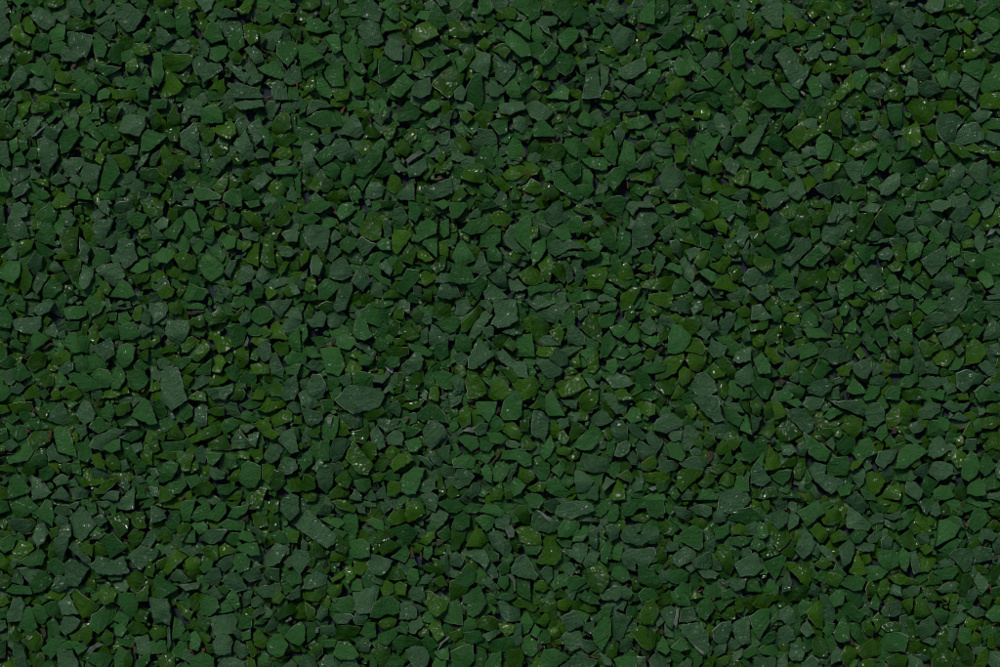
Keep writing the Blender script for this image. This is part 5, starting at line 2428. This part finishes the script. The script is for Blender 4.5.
for ax, cs in ((0, (150, 300, 450, 600, 750, 900)), (1, (100, 200, 300, 400, 500))):
    for c in cs:
        lo, hi = [], []
        for r in raw:
            if r[0] in 'brw' or not r[1]:
                continue
            s = border_span(r[1], ax, c)
            if s:
                m = sum(q[ax] for q in r[1]) / len(r[1])
                (lo if m < c else hi).append((r, s))
        used = set()
        for r, s in lo:
            best = None
            for q, t in hi:
                if id(q) in used or not q[1] or not r[1]:
                    continue
                ov = min(s[1], t[1]) - max(s[0], t[0])
                if ov > (0.4 if q[0] == r[0] else 0.62) * max(s[1] - s[0], t[1] - t[0]) and (best is None or ov > best[0]):
                    best = (ov, q)
            if best:
                q = best[1]
                h = hull([tuple(a) for a in r[1]] + [tuple(a) for a in q[1]])
                if abs(area(h)) < 1.32 * (abs(area(r[1])) + abs(area(q[1]))):
                    used.add(id(q))
                    if abs(area(q[1])) > abs(area(r[1])):
                        r[0] = q[0]
                    r[1] = h
                    q[1] = []
raw = [r for r in raw if len(r[1]) > 2 and abs(area(r[1])) > 12]

# a chip left cut along a patch border breaks off unevenly instead
for r in raw:
    for ax, cs in ((0, (150, 300, 450, 600, 750, 900)), (1, (100, 200, 300, 400, 500, 600))):
        for c in cs:
            if border_span(r[1], ax, c):
                mid = sum(q[ax] for q in r[1]) / len(r[1])
                q2 = []
                for q in r[1]:
                    q = list(q)
                    if abs(q[ax] - c) < 0.9:
                        q[ax] += U(-3.0, 1.5) * (1 if mid < c else -1)
                    q2.append(tuple(q))
                r[1] = q2

def crisp(p):
    """Straight broken edges and sharp corners: drop the corners that hardly turn, draw the others out a little."""
    p = list(p)
    while len(p) > 4:
        best = None
        for i in range(len(p)):
            a, b, c = p[i - 1], p[i], p[(i + 1) % len(p)]
            l = math.hypot(c[0] - a[0], c[1] - a[1]) or 1e-6
            h = abs((c[0] - a[0]) * (a[1] - b[1]) - (a[0] - b[0]) * (c[1] - a[1])) / l
            if best is None or h < best[0]:
                best = (h, i)
        if best[0] > 1.7:
            break
        p.pop(best[1])
    n = len(p)
    cx = sum(a[0] for a in p) / n; cy = sum(a[1] for a in p) / n
    out = []
    for i in range(n):
        a, b, c = p[i - 1], p[i], p[(i + 1) % n]
        u = Vector((b[0] - a[0], b[1] - a[1])); v = Vector((c[0] - b[0], c[1] - b[1]))
        t = 0.0
        if u.length and v.length:
            w = u.normalized() - v.normalized()
            t = w.length
            if t > 0.05:
                w = w.normalized()
                if w.x * (b[0] - cx) + w.y * (b[1] - cy) < 0:
                    t = 0
        k = min(1.6, 0.0 + 1.05 * t)
        out.append((b[0] + (w.x * k if t > 0.05 else 0), b[1] + (w.y * k if t > 0.05 else 0)))
    return out
for r in raw:
    if r[0] not in 'brw':
        r[1] = crisp(r[1])

# occupancy of the bed, one cell per millimetre, with a margin all round
M = 330
W, H = 1000 + 2 * M, 667 + 2 * M
occ = bytearray(W * H)

def cells(p):
    ys = [q[1] for q in p]
    out = []
    for y in range(int(min(ys)), int(max(ys)) + 1):
        yc = y + 0.5
        xs = []
        for i in range(len(p)):
            (x0, y0), (x1, y1) = p[i - 1], p[i]
            if (y0 <= yc) != (y1 <= yc):
                xs.append(x0 + (yc - y0) * (x1 - x0) / (y1 - y0))
        xs.sort()
        if 0 <= y + M < H:
            for a, b in zip(xs[::2], xs[1::2]):
                for x in range(math.ceil(a - 0.5), math.ceil(b - 0.5)):
                    if 0 <= x + M < W:
                        out.append((y + M) * W + x + M)
    return out

def push_out(p):                                    # a chip on the border of the recorded bed runs on past it
    q = []
    for x, y in p:
        if x < 2.6: x -= 6
        if x > 997.4: x += 6
        if y < 2.6: y -= 6
        if y > 664.4: y += 6
        q.append((x, y))
    return q

chips = []
for kind, p in sorted((r for r in raw if r[0] not in 'brw'), key=lambda r: -abs(area(r[1]))):
    c = cells(p)
    if not c:
        continue
    ov = sum(occ[i] for i in c) / len(c)
    if ov > 0.38:
        continue
    for i in c:
        occ[i] = 1
    if area(p) < 0:
        p = p[::-1]
    chips.append([kind, push_out(p), 'top'])
for kind, p in (r for r in raw if r[0] in 'brw'):
    mx = sum(a[0] for a in p) / len(p); my = sum(a[1] for a in p) / len(p)
    f = 0.95 if kind == 'w' else 0.72
    p = [(mx + (x - mx) * f, my + (y - my) * f) for x, y in p]
    for i in cells(p):
        occ[i] = 1
    chips.append([kind, (p if area(p) > 0 else p[::-1]), 'sliver'])

# ------------------------------------------------------------------ materials
def node_mat(name):
    m = bpy.data.materials.new(name)
    m.use_nodes = True
    nt = m.node_tree
    return m, nt, nt.nodes['Principled BSDF']

def stone(name, dark, light, fleck, rough, bump, scale, spec, rim_glint, wet):
    m, nt, bs = node_mat(name)
    N, L = nt.nodes.new, nt.links.new
    geo = N('ShaderNodeNewGeometry')
    rnd = N('ShaderNodeAttribute'); rnd.attribute_name = 'shade'
    rim_glint_brown = N('ShaderNodeAttribute'); rim_glint_brown.attribute_name = 'rim_glint_brown'  # edge highlight painted into the rim colour, brown stone on some chips
    n1 = N('ShaderNodeTexNoise'); n1.inputs['Scale'].default_value = scale; n1.inputs['Detail'].default_value = 6; n1.inputs['Roughness'].default_value = 0.65
    n2 = N('ShaderNodeTexNoise'); n2.inputs['Scale'].default_value = scale * 0.28; n2.inputs['Detail'].default_value = 3
    n3 = N('ShaderNodeTexNoise'); n3.inputs['Scale'].default_value = scale * 2.2; n3.inputs['Detail'].default_value = 2
    for n in (n1, n2, n3):
        L(geo.outputs['Position'], n.inputs['Vector'])
    base = N('ShaderNodeMix'); base.data_type = 'RGBA'
    base.inputs[6].default_value = (*dark, 1); base.inputs[7].default_value = (*light, 1)
    add = N('ShaderNodeMath'); add.operation = 'ADD'
    mul = N('ShaderNodeMath'); mul.operation = 'MULTIPLY_ADD'; mul.inputs[1].default_value = 1.1; mul.inputs[2].default_value = -0.55
    L(n2.outputs['Fac'], mul.inputs[0]); L(rnd.outputs['Fac'], add.inputs[0]); L(mul.outputs[0], add.inputs[1])
    add.use_clamp = True
    L(add.outputs[0], base.inputs[0])
    fl = N('ShaderNodeMapRange'); fl.inputs[1].default_value = 0.56; fl.inputs[2].default_value = 0.74; fl.inputs[4].default_value = 0.55
    L(n1.outputs['Fac'], fl.inputs[0])
    m2 = N('ShaderNodeMix'); m2.data_type = 'RGBA'; m2.inputs[7].default_value = (*fleck, 1)
    L(fl.outputs[0], m2.inputs[0]); L(base.outputs[2], m2.inputs[6])
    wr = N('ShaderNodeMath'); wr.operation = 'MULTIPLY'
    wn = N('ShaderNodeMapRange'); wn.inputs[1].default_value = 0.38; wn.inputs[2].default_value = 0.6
    L(n2.outputs['Fac'], wn.inputs[0]); L(rim_glint_brown.outputs['Fac'], wr.inputs[0]); L(wn.outputs[0], wr.inputs[1])
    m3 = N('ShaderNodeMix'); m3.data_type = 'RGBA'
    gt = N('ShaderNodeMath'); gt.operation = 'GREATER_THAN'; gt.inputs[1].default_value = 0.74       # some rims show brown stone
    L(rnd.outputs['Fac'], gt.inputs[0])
    wc = N('ShaderNodeMix'); wc.data_type = 'RGBA'; wc.inputs[6].default_value = (*rim_glint, 1); wc.inputs[7].default_value = (0.12, 0.088, 0.062, 1)  # pale colour imitates light caught on the broken edge
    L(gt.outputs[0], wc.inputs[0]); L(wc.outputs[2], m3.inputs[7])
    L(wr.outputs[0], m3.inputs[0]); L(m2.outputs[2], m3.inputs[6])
    L(m3.outputs[2], bs.inputs['Base Color'])
    rr = N('ShaderNodeMapRange'); rr.inputs[1].default_value = 0.3; rr.inputs[2].default_value = 0.7
    rr.inputs[3].default_value = rough[0]; rr.inputs[4].default_value = rough[1]
    L(n1.outputs['Fac'], rr.inputs[0]); L(rr.outputs[0], bs.inputs['Roughness'])
    # fracture lines, running its own way on every chip
    rot = N('ShaderNodeVectorRotate'); rot.rotation_type = 'Z_AXIS'
    ang = N('ShaderNodeMath'); ang.operation = 'MULTIPLY'; ang.inputs[1].default_value = 37.0
    L(rnd.outputs['Fac'], ang.inputs[0]); L(ang.outputs[0], rot.inputs['Angle']); L(geo.outputs['Position'], rot.inputs['Vector'])
    stx = N('ShaderNodeMapping'); stx.inputs['Scale'].default_value = (1.0, 0.16, 1.0)
    L(rot.outputs[0], stx.inputs['Vector'])
    n4 = N('ShaderNodeTexNoise'); n4.inputs['Scale'].default_value = 330; n4.inputs['Detail'].default_value = 4; n4.inputs['Distortion'].default_value = 0.6
    L(stx.outputs[0], n4.inputs['Vector'])
    b0 = N('ShaderNodeBump'); b0.inputs['Strength'].default_value = bump * 0.85; b0.inputs['Distance'].default_value = 0.0016
    L(n4.outputs['Fac'], b0.inputs['Height'])
    b1 = N('ShaderNodeBump'); L(b0.outputs[0], b1.inputs['Normal'])
    b1.inputs['Strength'].default_value = bump; b1.inputs['Distance'].default_value = 0.0021
    b2 = N('ShaderNodeBump'); b2.inputs['Strength'].default_value = bump * 0.8; b2.inputs['Distance'].default_value = 0.0008
    L(n1.outputs['Fac'], b1.inputs['Height']); L(n3.outputs['Fac'], b2.inputs['Height'])
    L(b1.outputs[0], b2.inputs['Normal']); L(b2.outputs[0], bs.inputs['Normal'])
    bs.inputs['Specular IOR Level'].default_value = spec
    if wet:                                            # patches of clear glossy coating
        n5 = N('ShaderNodeTexNoise'); n5.inputs['Scale'].default_value = 75; n5.inputs['Detail'].default_value = 2
        L(geo.outputs['Position'], n5.inputs['Vector'])
        pw = N('ShaderNodeMapRange'); pw.inputs[1].default_value = 0.48; pw.inputs[2].default_value = 0.53; pw.inputs[4].default_value = wet
        L(n5.outputs['Fac'], pw.inputs[0]); L(pw.outputs[0], bs.inputs['Coat Weight'])
        bs.inputs['Coat Roughness'].default_value = 0.11; bs.inputs['Coat IOR'].default_value = 1.5
        n6 = N('ShaderNodeTexNoise'); n6.inputs['Scale'].default_value = 260; n6.inputs['Detail'].default_value = 0.6
        L(geo.outputs['Position'], n6.inputs['Vector'])
        b3 = N('ShaderNodeBump'); b3.inputs['Strength'].default_value = 1.0; b3.inputs['Distance'].default_value = 0.0030
        L(n6.outputs['Fac'], b3.inputs['Height'])
        L(b3.outputs[0], bs.inputs['Coat Normal'])
    return m

MAT = {
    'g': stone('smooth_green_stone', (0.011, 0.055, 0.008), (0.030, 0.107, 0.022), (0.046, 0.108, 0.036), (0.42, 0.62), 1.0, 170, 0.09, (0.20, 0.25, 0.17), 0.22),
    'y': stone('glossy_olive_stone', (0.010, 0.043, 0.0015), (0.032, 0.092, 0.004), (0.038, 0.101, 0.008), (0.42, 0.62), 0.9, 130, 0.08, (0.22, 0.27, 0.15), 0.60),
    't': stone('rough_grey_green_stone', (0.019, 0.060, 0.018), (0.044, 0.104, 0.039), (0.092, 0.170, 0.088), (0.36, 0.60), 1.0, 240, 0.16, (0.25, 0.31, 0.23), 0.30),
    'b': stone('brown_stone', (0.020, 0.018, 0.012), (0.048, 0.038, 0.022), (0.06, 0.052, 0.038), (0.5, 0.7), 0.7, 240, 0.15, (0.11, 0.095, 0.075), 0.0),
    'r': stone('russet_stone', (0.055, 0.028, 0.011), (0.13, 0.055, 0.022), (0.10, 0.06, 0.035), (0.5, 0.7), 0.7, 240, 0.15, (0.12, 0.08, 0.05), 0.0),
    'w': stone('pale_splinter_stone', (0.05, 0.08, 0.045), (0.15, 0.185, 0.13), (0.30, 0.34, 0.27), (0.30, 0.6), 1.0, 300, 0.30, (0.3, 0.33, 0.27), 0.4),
}
ORDER = 'gytbrw'

# ------------------------------------------------------------------ one chip
def outline(p, step, jit):
    q = []
    n = len(p)
    p = [(x + U(-jit, jit), y + U(-jit, jit)) for x, y in p]
    for i in range(n):
        a, b = p[i], p[(i + 1) % n]
        d = math.hypot(b[0] - a[0], b[1] - a[1])
        if d < 0.6:
            continue
        k = max(1, int(d / step))
        ph = R() * 9
        for j in range(k):
            t = j / k
            w = 0 if j == 0 else U(-0.55, 0.55) * jit * 2
            q.append((a[0] + (b[0] - a[0]) * t - (b[1] - a[1]) / d * w, a[1] + (b[1] - a[1]) * t + (b[0] - a[0]) / d * w))
    return q

def inset(p, d):
    n = len(p); out = []
    cx = sum(a[0] for a in p) / n; cy = sum(a[1] for a in p) / n
    for i in range(n):
        a, b, c = p[i - 1], p[i], p[(i + 1) % n]
        e1 = Vector((b[0] - a[0], b[1] - a[1])); e2 = Vector((c[0] - b[0], c[1] - b[1]))
        e1 = e1.normalized() if e1.length else Vector((0, 0)); e2 = e2.normalized() if e2.length else Vector((0, 0))
        m = Vector((-e1.y - e2.y, e1.x + e2.x))
        if m.length < 0.2:
            m = Vector((cx - b[0], cy - b[1]))
        m = m.normalized() if m.length else m
        out.append((b[0] + m.x * d, b[1] + m.y * d))
    return out

def inside(x, y, p):
    c = False
    for i in range(len(p)):
        (x0, y0), (x1, y1) = p[i - 1], p[i]
        if (y0 > y) != (y1 > y) and x < (x1 - x0) * (y - y0) / (y1 - y0) + x0:
            c = not c
    return c

def build_chip(kind, p, z, dense=True, lean=None):
    """(vertices in mm, faces, smooth flags, wear per vertex); p runs anticlockwise in the y-down sheet."""
    A = abs(area(p)); r = math.sqrt(A / math.pi)
    p = [(x, -y) for x, y in p]                        # y up
    if area(p) < 0:
        p = p[::-1]
    n = len(p)
    cx = sum(a[0] for a in p) / n; cy = sum(a[1] for a in p) / n
    o = outline(p, 2.7 if dense else 6.0, ({'g': 0.48, 'w': 0.3}.get(kind, 0.66)) if dense else 0.6)
    d = min(0.7, 0.1 * r) * U(0.6, 1.2)
    top = inset(o, d)
    if area(top) < 0.3 * A:
        top = [(cx + (x - cx) * 0.86, cy + (y - cy) * 0.86) for x, y in o]
    # the facets of the broken top: the lowest of a few planes
    sl = {'g': 0.28, 'y': 0.32, 't': 0.29}.get(kind, 0.3)
    planes = []
    th = R() * 6.283
    s = abs(random.gauss(0, sl)) if lean is None else lean
    s = min(s, 0.5) * min(1.0, 10 / r)             # the broad chips lie flatter
    planes.append((0.0, s * math.cos(th), s * math.sin(th)))
    for _ in range({'g': random.choice((0, 1, 1, 2)), 'y': random.choice((1, 2, 3)), 't': random.choice((0, 1, 2, 2))}.get(kind, 1)):
        t2 = R() * 6.283; s2 = U(0.25, 0.8) if kind != 'g' else U(0.2, 0.65)
        off = U(0.0, 0.65) * r * s2
        planes.append((off, planes[0][1] - s2 * math.cos(t2), planes[0][2] - s2 * math.sin(t2)))
    amp = {'g': 0.34, 'y': 0.75, 't': 0.85}.get(kind, 0.5)
    sx, sy = U(0, 900), U(0, 900)
    def hgt(x, y):
        u, v = x - cx, y - cy
        h = min(c + a * u + b * v for c, a, b in planes)
        h += amp * noise.noise((x * 0.16 + sx, y * 0.16 + sy, 0)) * min(1.6, r / 6)
        h += amp * 0.5 * noise.noise((x * 0.45 + sx, y * 0.45 + sy, 5))
        return z + h
    pts = [Vector(a) for a in top]
    m = len(pts)
    if dense:
        sp = 3.2
        xs = [a[0] for a in top]; ys = [a[1] for a in top]
        small = inset(top, 1.2)
        y = min(ys)
        while y < max(ys):
            x = min(xs) + U(0, sp)
            while x < max(xs):
                a, b = x + U(-1, 1), y + U(-1, 1)
                if inside(a, b, small):
                    pts.append(Vector((a, b)))
                x += sp
            y += sp
    elif r > 4:
        for _ in range(3):
            a = R() * 6.28; q = U(0, 0.55) * r
            x, y = cx + q * math.cos(a), cy + q * math.sin(a)
            if inside(x, y, top):
                pts.append(Vector((x, y)))
    res = delaunay_2d_cdt(pts, [], [list(range(m))], 1, 1e-4)
    vs, fs = res[0], res[2]
    V = [(v.x, v.y, hgt(v.x, v.y)) for v in vs]
    F = []; SM = []
    for f in fs:
        f = list(f)
        a = sum(V[f[i - 1]][0] * V[f[i]][1] - V[f[i]][0] * V[f[i - 1]][1] for i in range(len(f)))
        F.append(f if a > 0 else f[::-1]); SM.append(True)
    Wr = [0.0] * len(V)
    # the broken rim and the sides
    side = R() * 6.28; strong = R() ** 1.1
    k = len(o)
    b0 = len(V)
    low = inset(o, min(1.6, 0.16 * r) * U(-0.3, 1.0))
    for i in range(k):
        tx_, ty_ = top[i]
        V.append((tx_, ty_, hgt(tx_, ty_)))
        w = strong * max(0.0, 0.45 + 0.9 * math.cos(math.atan2(o[i][1] - cy, o[i][0] - cx) - side))  # painted rim highlight, strongest towards one random side
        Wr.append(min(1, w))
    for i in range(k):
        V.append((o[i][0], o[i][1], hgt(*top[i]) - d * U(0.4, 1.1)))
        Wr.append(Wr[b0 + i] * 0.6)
    zb = min(v[2] for v in V) - (5.5 + 0.25 * r)
    for i in range(k):
        V.append((low[i][0], low[i][1], zb)); Wr.append(0.0)
    for i in range(k):
        j = (i + 1) % k
        for q in (0, k):
            a, b = b0 + q + i, b0 + q + j
            F.append([b, a, a + k, b + k]); SM.append(False)
    F.append([b0 + 2 * k + i for i in range(k)][::-1]); SM.append(False)
    return V, F, SM, Wr, (cx, cy)

class Heap:
    def __init__(self):
        self.V = []; self.F = []; self.S = []; self.W = []; self.M = []; self.C = []
    def add(self, kind, c):
        b = len(self.V); V, F, SM, Wr, _ = c
        self.V += V; self.W += Wr; self.S += SM
        self.F += [[i + b for i in f] for f in F]
        self.M += [ORDER.index(kind)] * len(F)
        self.C += [R()] * len(F)
    def mesh(self, name, origin=(0, 0, 0), only=None):
        me = bpy.data.meshes.new(name)
        ox, oy, oz = origin
        me.from_pydata([((x - ox) / 1000, (y - oy) / 1000, (z - oz) / 1000) for x, y, z in self.V], [], self.F)
        me.polygons.foreach_set('use_smooth', self.S)
        if only is None:
            for k in ORDER:
                me.materials.append(MAT[k])
            me.polygons.foreach_set('material_index', self.M)
        else:
            me.materials.append(MAT[only])
        me.attributes.new('shade', 'FLOAT', 'FACE').data.foreach_set('value', self.C)
        me.attributes.new('rim_glint_brown', 'FLOAT', 'POINT').data.foreach_set('value', self.W)
        me.update()
        o = bpy.data.objects.new(name, me)
        o.location = ((ox - 500) / 1000, (oy + 333.5) / 1000, oz / 1000)
        COL.objects.link(o)
        return o

# ------------------------------------------------------------------ labels
ONES = 'zero one two three four five six seven eight nine ten eleven twelve thirteen fourteen fifteen sixteen seventeen eighteen nineteen'.split()
TENS = '- - twenty thirty forty fifty sixty seventy eighty ninety'.split()
def word(n):
    return ONES[n] if n < 20 else TENS[n // 10] + ('-' + ONES[n % 10] if n % 10 else '')
LOOK = {'g': 'smooth mid-green', 'y': 'glossy olive-green', 't': 'rough grey-green', 'b': 'brown', 'r': 'russet', 'w': 'pale'}
SPECIAL = [
    (360, 400, 'largest grey-green slab, oblong with a pale upper rim, just left of and below the centre'),
    (315, 528, 'long rough grey-green slab sloping down to the right, lower left of centre'),
    (645, 230, 'tall pale grey-green slab tucked under a notched chip, right of centre'),
    (792, 67, 'tall grey-green slab tucked under a notched chip, upper right near the top edge'),
    (174, 387, 'tall grey-green slab tucked under a notched chip, on the left side below mid-height'),
    (672, 180, 'kite-shaped grey-green chip with a dark crack down its middle, right of centre'),
    (623, 39, 'kite-shaped grey-green chip with a whitish upper tip, near the middle of the top edge'),
    (176, 330, 'shield-shaped grey-green chip with a pale upper left corner, on the left side'),
    (957, 304, 'large flat grey-green slab with a pale lower rim beside the right edge'),
    (47, 155, 'tall flat grey-green slab with tiny glints at its foot, upper left'),
    (525, 346, 'neat squarish mid-green chip above a rough pale wedge, at the photo centre'),
    (211, 114, 'neat squarish mid-green chip beside a dark hollow on its left, upper left'),
    (697, 638, 'grey-green slab with a glittering lower rim near the bottom edge, right of centre'),
    (575, 509, 'broad grey-green slab with tiny glints along its lower right rim, below the centre'),

]

def shape_word(p):
    n = len(p)
    cx = sum(a[0] for a in p) / n; cy = sum(a[1] for a in p) / n
    xx = sum((a[0] - cx) ** 2 for a in p); yy = sum((a[1] - cy) ** 2 for a in p); xy = sum((a[0] - cx) * (a[1] - cy) for a in p)
    t = math.sqrt((xx - yy) ** 2 + 4 * xy * xy)
    asp = math.sqrt((xx + yy + t) / max(1e-6, xx + yy - t))
    # corners that turn by more than 33 degrees
    c = 0
    for i in range(n):
        a, b, d = p[i - 1], p[i], p[(i + 1) % n]
        u = math.atan2(b[1] - a[1], b[0] - a[0]); v = math.atan2(d[1] - b[1], d[0] - b[0])
        if abs((v - u + math.pi) % (2 * math.pi) - math.pi) > 0.58:
            c += 1
    s = {3: 'three-cornered', 4: 'four-cornered', 5: 'five-cornered', 6: 'six-cornered'}.get(c, 'rounded' if c < 3 else 'many-cornered')
    return ('long ' if asp > 1.75 else '') + s

taken = set()
def label_for(kind, p, big):
    n = len(p)
    cx = sum(a[0] for a in p) / n; cy = sum(a[1] for a in p) / n
    for x, y, t in SPECIAL:
        if math.hypot(cx - x, cy - y) < 9 and t not in taken:
            taken.add(t)
            return t
    px = round(min(99, max(1, cx / 10))); py = round(min(99, max(1, cy / 6.67)))
    base = f"{big}{LOOK[kind]} {shape_word(p)} stone chip"
    for dx, dy in ((0, 0), (0, 1), (1, 0), (0, -1), (-1, 0)):
        t = f"{base}, {word(px + dx)} percent across and {word(py + dy)} percent down the photo"
        if t not in taken:
            break
    taken.add(t)
    return t

# ------------------------------------------------------------------ lay the bed
heap = Heap()
tops = [c for c in chips if c[2] == 'top']
tops.sort(key=lambda c: -abs(area(c[1])))
def visible_area(p):
    return abs(area([(min(1000, max(0, x)), min(667, max(0, y))) for x, y in p]))
things = sorted(tops, key=lambda c: -visible_area(c[1]))[:300]
ids = {id(c) for c in things}
for rank, c in enumerate(things):
    kind, p, _ = c
    z = U(-1.5, 5.0)
    built = build_chip(kind, p, z, lean=U(0, 0.15) if kind == 't' or rank < 25 else None)
    h = Heap(); h.add(kind, built)
    zb = min(v[2] for v in built[0])
    o = h.mesh('stone_chip', (built[4][0], built[4][1], zb), kind)
    o['category'] = 'stone chip'
    o['group'] = 'loose green stone chips'
    o['label'] = label_for(kind, p, 'large ' if rank < 110 else '')
for c in tops:
    if id(c) not in ids:
        r = math.sqrt(abs(area(c[1])) / math.pi)
        heap.add(c[0], build_chip(c[0], c[1], U(-3.5, 3.6) - (1.0 if r < 5 else 0)))
for c in chips:
    if c[2] == 'sliver':
        heap.add(c[0], build_chip(c[0], c[1], U(0.5, 2.5) if c[0] == 'w' else U(-3.0, -0.5), lean=U(0, 0.3)))

# small chips wedged lower down in the gaps, then the bed running on beyond the photographed part
def random_chip(x, y, r):
    n = random.choice((4, 5, 5, 6, 7))
    ph = R() * 6.28; asp = U(1.0, 1.75); th = R() * 6.28
    q = []
    for i in range(n):
        a = ph + (i + U(-0.3, 0.3)) / n * 6.283
        rr = r * U(0.78, 1.2)
        u, v = rr * math.cos(a) * math.sqrt(asp), rr * math.sin(a) / math.sqrt(asp)
        q.append((x + u * math.cos(th) - v * math.sin(th), y + u * math.sin(th) + v * math.cos(th)))
    return q
def rk():
    u = R()
    return 'g' if u < 0.46 else 'y' if u < 0.74 else 't'
def free(x, y):
    i = (int(y) + M) * W + int(x) + M
    return 0 <= i < len(occ) and not occ[i]
n_fill = 0
gap = bytes(occ)                                    # what the recorded chips leave open
for rmin, rmax, tries, lim, za, zb_ in ((6, 9, 30000, 0.66, -7, -3.5), (4.5, 7, 40000, 0.74, -8, -4.5), (3, 4.5, 30000, 0.72, -9, -5)):
    for _ in range(tries):
        x, y = U(-8, 1008), U(-8, 675)
        if not free(x, y) or noise.noise((x * 0.07, y * 0.07, 2.0)) > 0.0:      # leave some hollows open
            continue
        q = crisp(random_chip(x, y, U(rmin, rmax)))
        cs = cells(q)
        if not cs or sum(occ[i] for i in cs) > lim * len(cs):
            continue
        for i in cs:
            occ[i] = 1
        k = rk()
        heap.add(k, build_chip(k, q, U(za, zb_), dense=rmin > 4))
        n_fill += 1
# crumbs in the crevices, and thin brown and russet splinters of bare stone
for _ in range(9000):
    x, y = U(-4, 1004), U(-4, 671)
    if not free(x, y):
        continue
    q = random_chip(x, y, U(2.0, 3.3))
    cs = cells(q)
    if not cs or sum(occ[i] for i in cs) > 0.8 * len(cs):
        continue
    for i in cs:
        occ[i] = 1
    k = rk()
    heap.add(k, build_chip(k, q, U(-5, -0.5), dense=False))
for _ in range(1000):
    x, y, a, l, w2 = U(0, 1000), U(0, 667), R() * 6.28, U(2.5, 5), U(0.5, 0.95)
    if gap[(int(y) + M) * W + int(x) + M]:
        continue
    ca, sa = math.cos(a), math.sin(a)
    q = [(x + u * l * ca - v * w2 * sa, y + u * l * sa + v * w2 * ca) for u, v in ((-1, -0.6), (0.1, -1), (1, -0.2), (0.8, 0.7), (-0.2, 1))]
    k = random.choice('bbr')
    heap.add(k, build_chip(k, q, U(-3.0, 0.0), dense=False, lean=U(0, 0.4)))
for rmin, rmax, tries, lim, za, zb_ in ((9, 14, 14000, 0.16, -1, 3), (6, 10, 36000, 0.25, -3, 1.5), (3.6, 6, 60000, 0.34, -5, -1)):
    for _ in range(tries):
        x, y = U(-M + 4, 1000 + M - 4), U(-M + 4, 667 + M - 4)
        if -6 < x < 1006 and -6 < y < 673:
            continue
        if not free(x, y):
            continue
        q = crisp(random_chip(x, y, U(rmin, rmax)))
        cs = cells(q)
        if not cs or sum(occ[i] for i in cs) > lim * len(cs):
            continue
        for i in cs:
            occ[i] = 1
        k = rk()
        heap.add(k, build_chip(k, q, U(za, zb_), dense=False))
# a lower course under everything
for gy in range(-M + 10, 667 + M, 24):
    for gx in range(-M + 10, 1000 + M, 24):
        k = rk()
        heap.add(k, build_chip(k, random_chip(gx + U(-5, 5), gy + U(-5, 5), U(5.5, 8.5)), U(-13, -10), dense=False))
loose = heap.mesh('small_stone_gravel')
loose['kind'] = 'stuff'
loose['label'] = 'bed of smaller green stone chips wedged between the bigger ones'
loose['category'] = 'gravel'

# ------------------------------------------------------------------ the ground under the chips
m, nt, bs = node_mat('dark_ground')
tn = nt.nodes.new('ShaderNodeTexNoise'); tn.inputs['Scale'].default_value = 60; tn.inputs['Detail'].default_value = 8
ge = nt.nodes.new('ShaderNodeNewGeometry')
cr = nt.nodes.new('ShaderNodeValToRGB')
cr.color_ramp.elements[0].color = (0.009, 0.016, 0.024, 1); cr.color_ramp.elements[1].color = (0.022, 0.036, 0.048, 1)
nt.links.new(ge.outputs['Position'], tn.inputs['Vector']); nt.links.new(tn.outputs['Fac'], cr.inputs['Fac'])
nt.links.new(cr.outputs['Color'], bs.inputs['Base Color']); bs.inputs['Roughness'].default_value = 0.9
me = bpy.data.meshes.new('ground')
g = 3.0
me.from_pydata([(-g, -g, -0.014), (g, -g, -0.014), (g, g, -0.014), (-g, g, -0.014)], [], [(0, 1, 2, 3)])
me.materials.append(m)
gr = bpy.data.objects.new('ground', me); COL.objects.link(gr)
gr['kind'] = 'structure'

# ------------------------------------------------------------------ light
EL, AZ = math.radians(54), math.radians(-25)      # azimuth clockwise from the far side (+y)
w = bpy.data.worlds.new('World'); S.world = w; w.use_nodes = True
bg = w.node_tree.nodes['Background']
sky = w.node_tree.nodes.new('ShaderNodeTexSky'); sky.sky_type = 'NISHITA'; sky.sun_disc = False
sky.sun_elevation = EL; sky.sun_rotation = AZ
w.node_tree.links.new(sky.outputs[0], bg.inputs['Color'])
bg.inputs['Strength'].default_value = 0.07
sd = bpy.data.lights.new('sun', 'SUN'); sd.energy = 1.9; sd.angle = math.radians(12); sd.color = (1.0, 0.96, 0.90)
so = bpy.data.objects.new('sun', sd); COL.objects.link(so)
dirv = Vector((math.sin(AZ) * math.cos(EL), math.cos(AZ) * math.cos(EL), math.sin(EL)))
so.rotation_euler = dirv.to_track_quat('Z', 'Y').to_euler()
so.location = dirv * 3

# ------------------------------------------------------------------ camera
cd = bpy.data.cameras.new('camera'); cd.sensor_width = 36; D = 2.6
cd.lens = 36 * D; cd.clip_start = 0.05; cd.clip_end = 100
co = bpy.data.objects.new('camera', cd); COL.objects.link(co)
co.location = (0, 0, D); co.rotation_euler = (0, 0, 0)
S.camera = co
S.view_settings.view_transform = 'Standard'
S.view_settings.look = 'None'
S.view_settings.exposure = 0.0
S.view_settings.gamma = 1
S.render.film_transparent = False
S.cycles.filter_width = 0.85
print('chips', len(raw), len(tops), 'fill', n_fill, 'faces', len(heap.F))
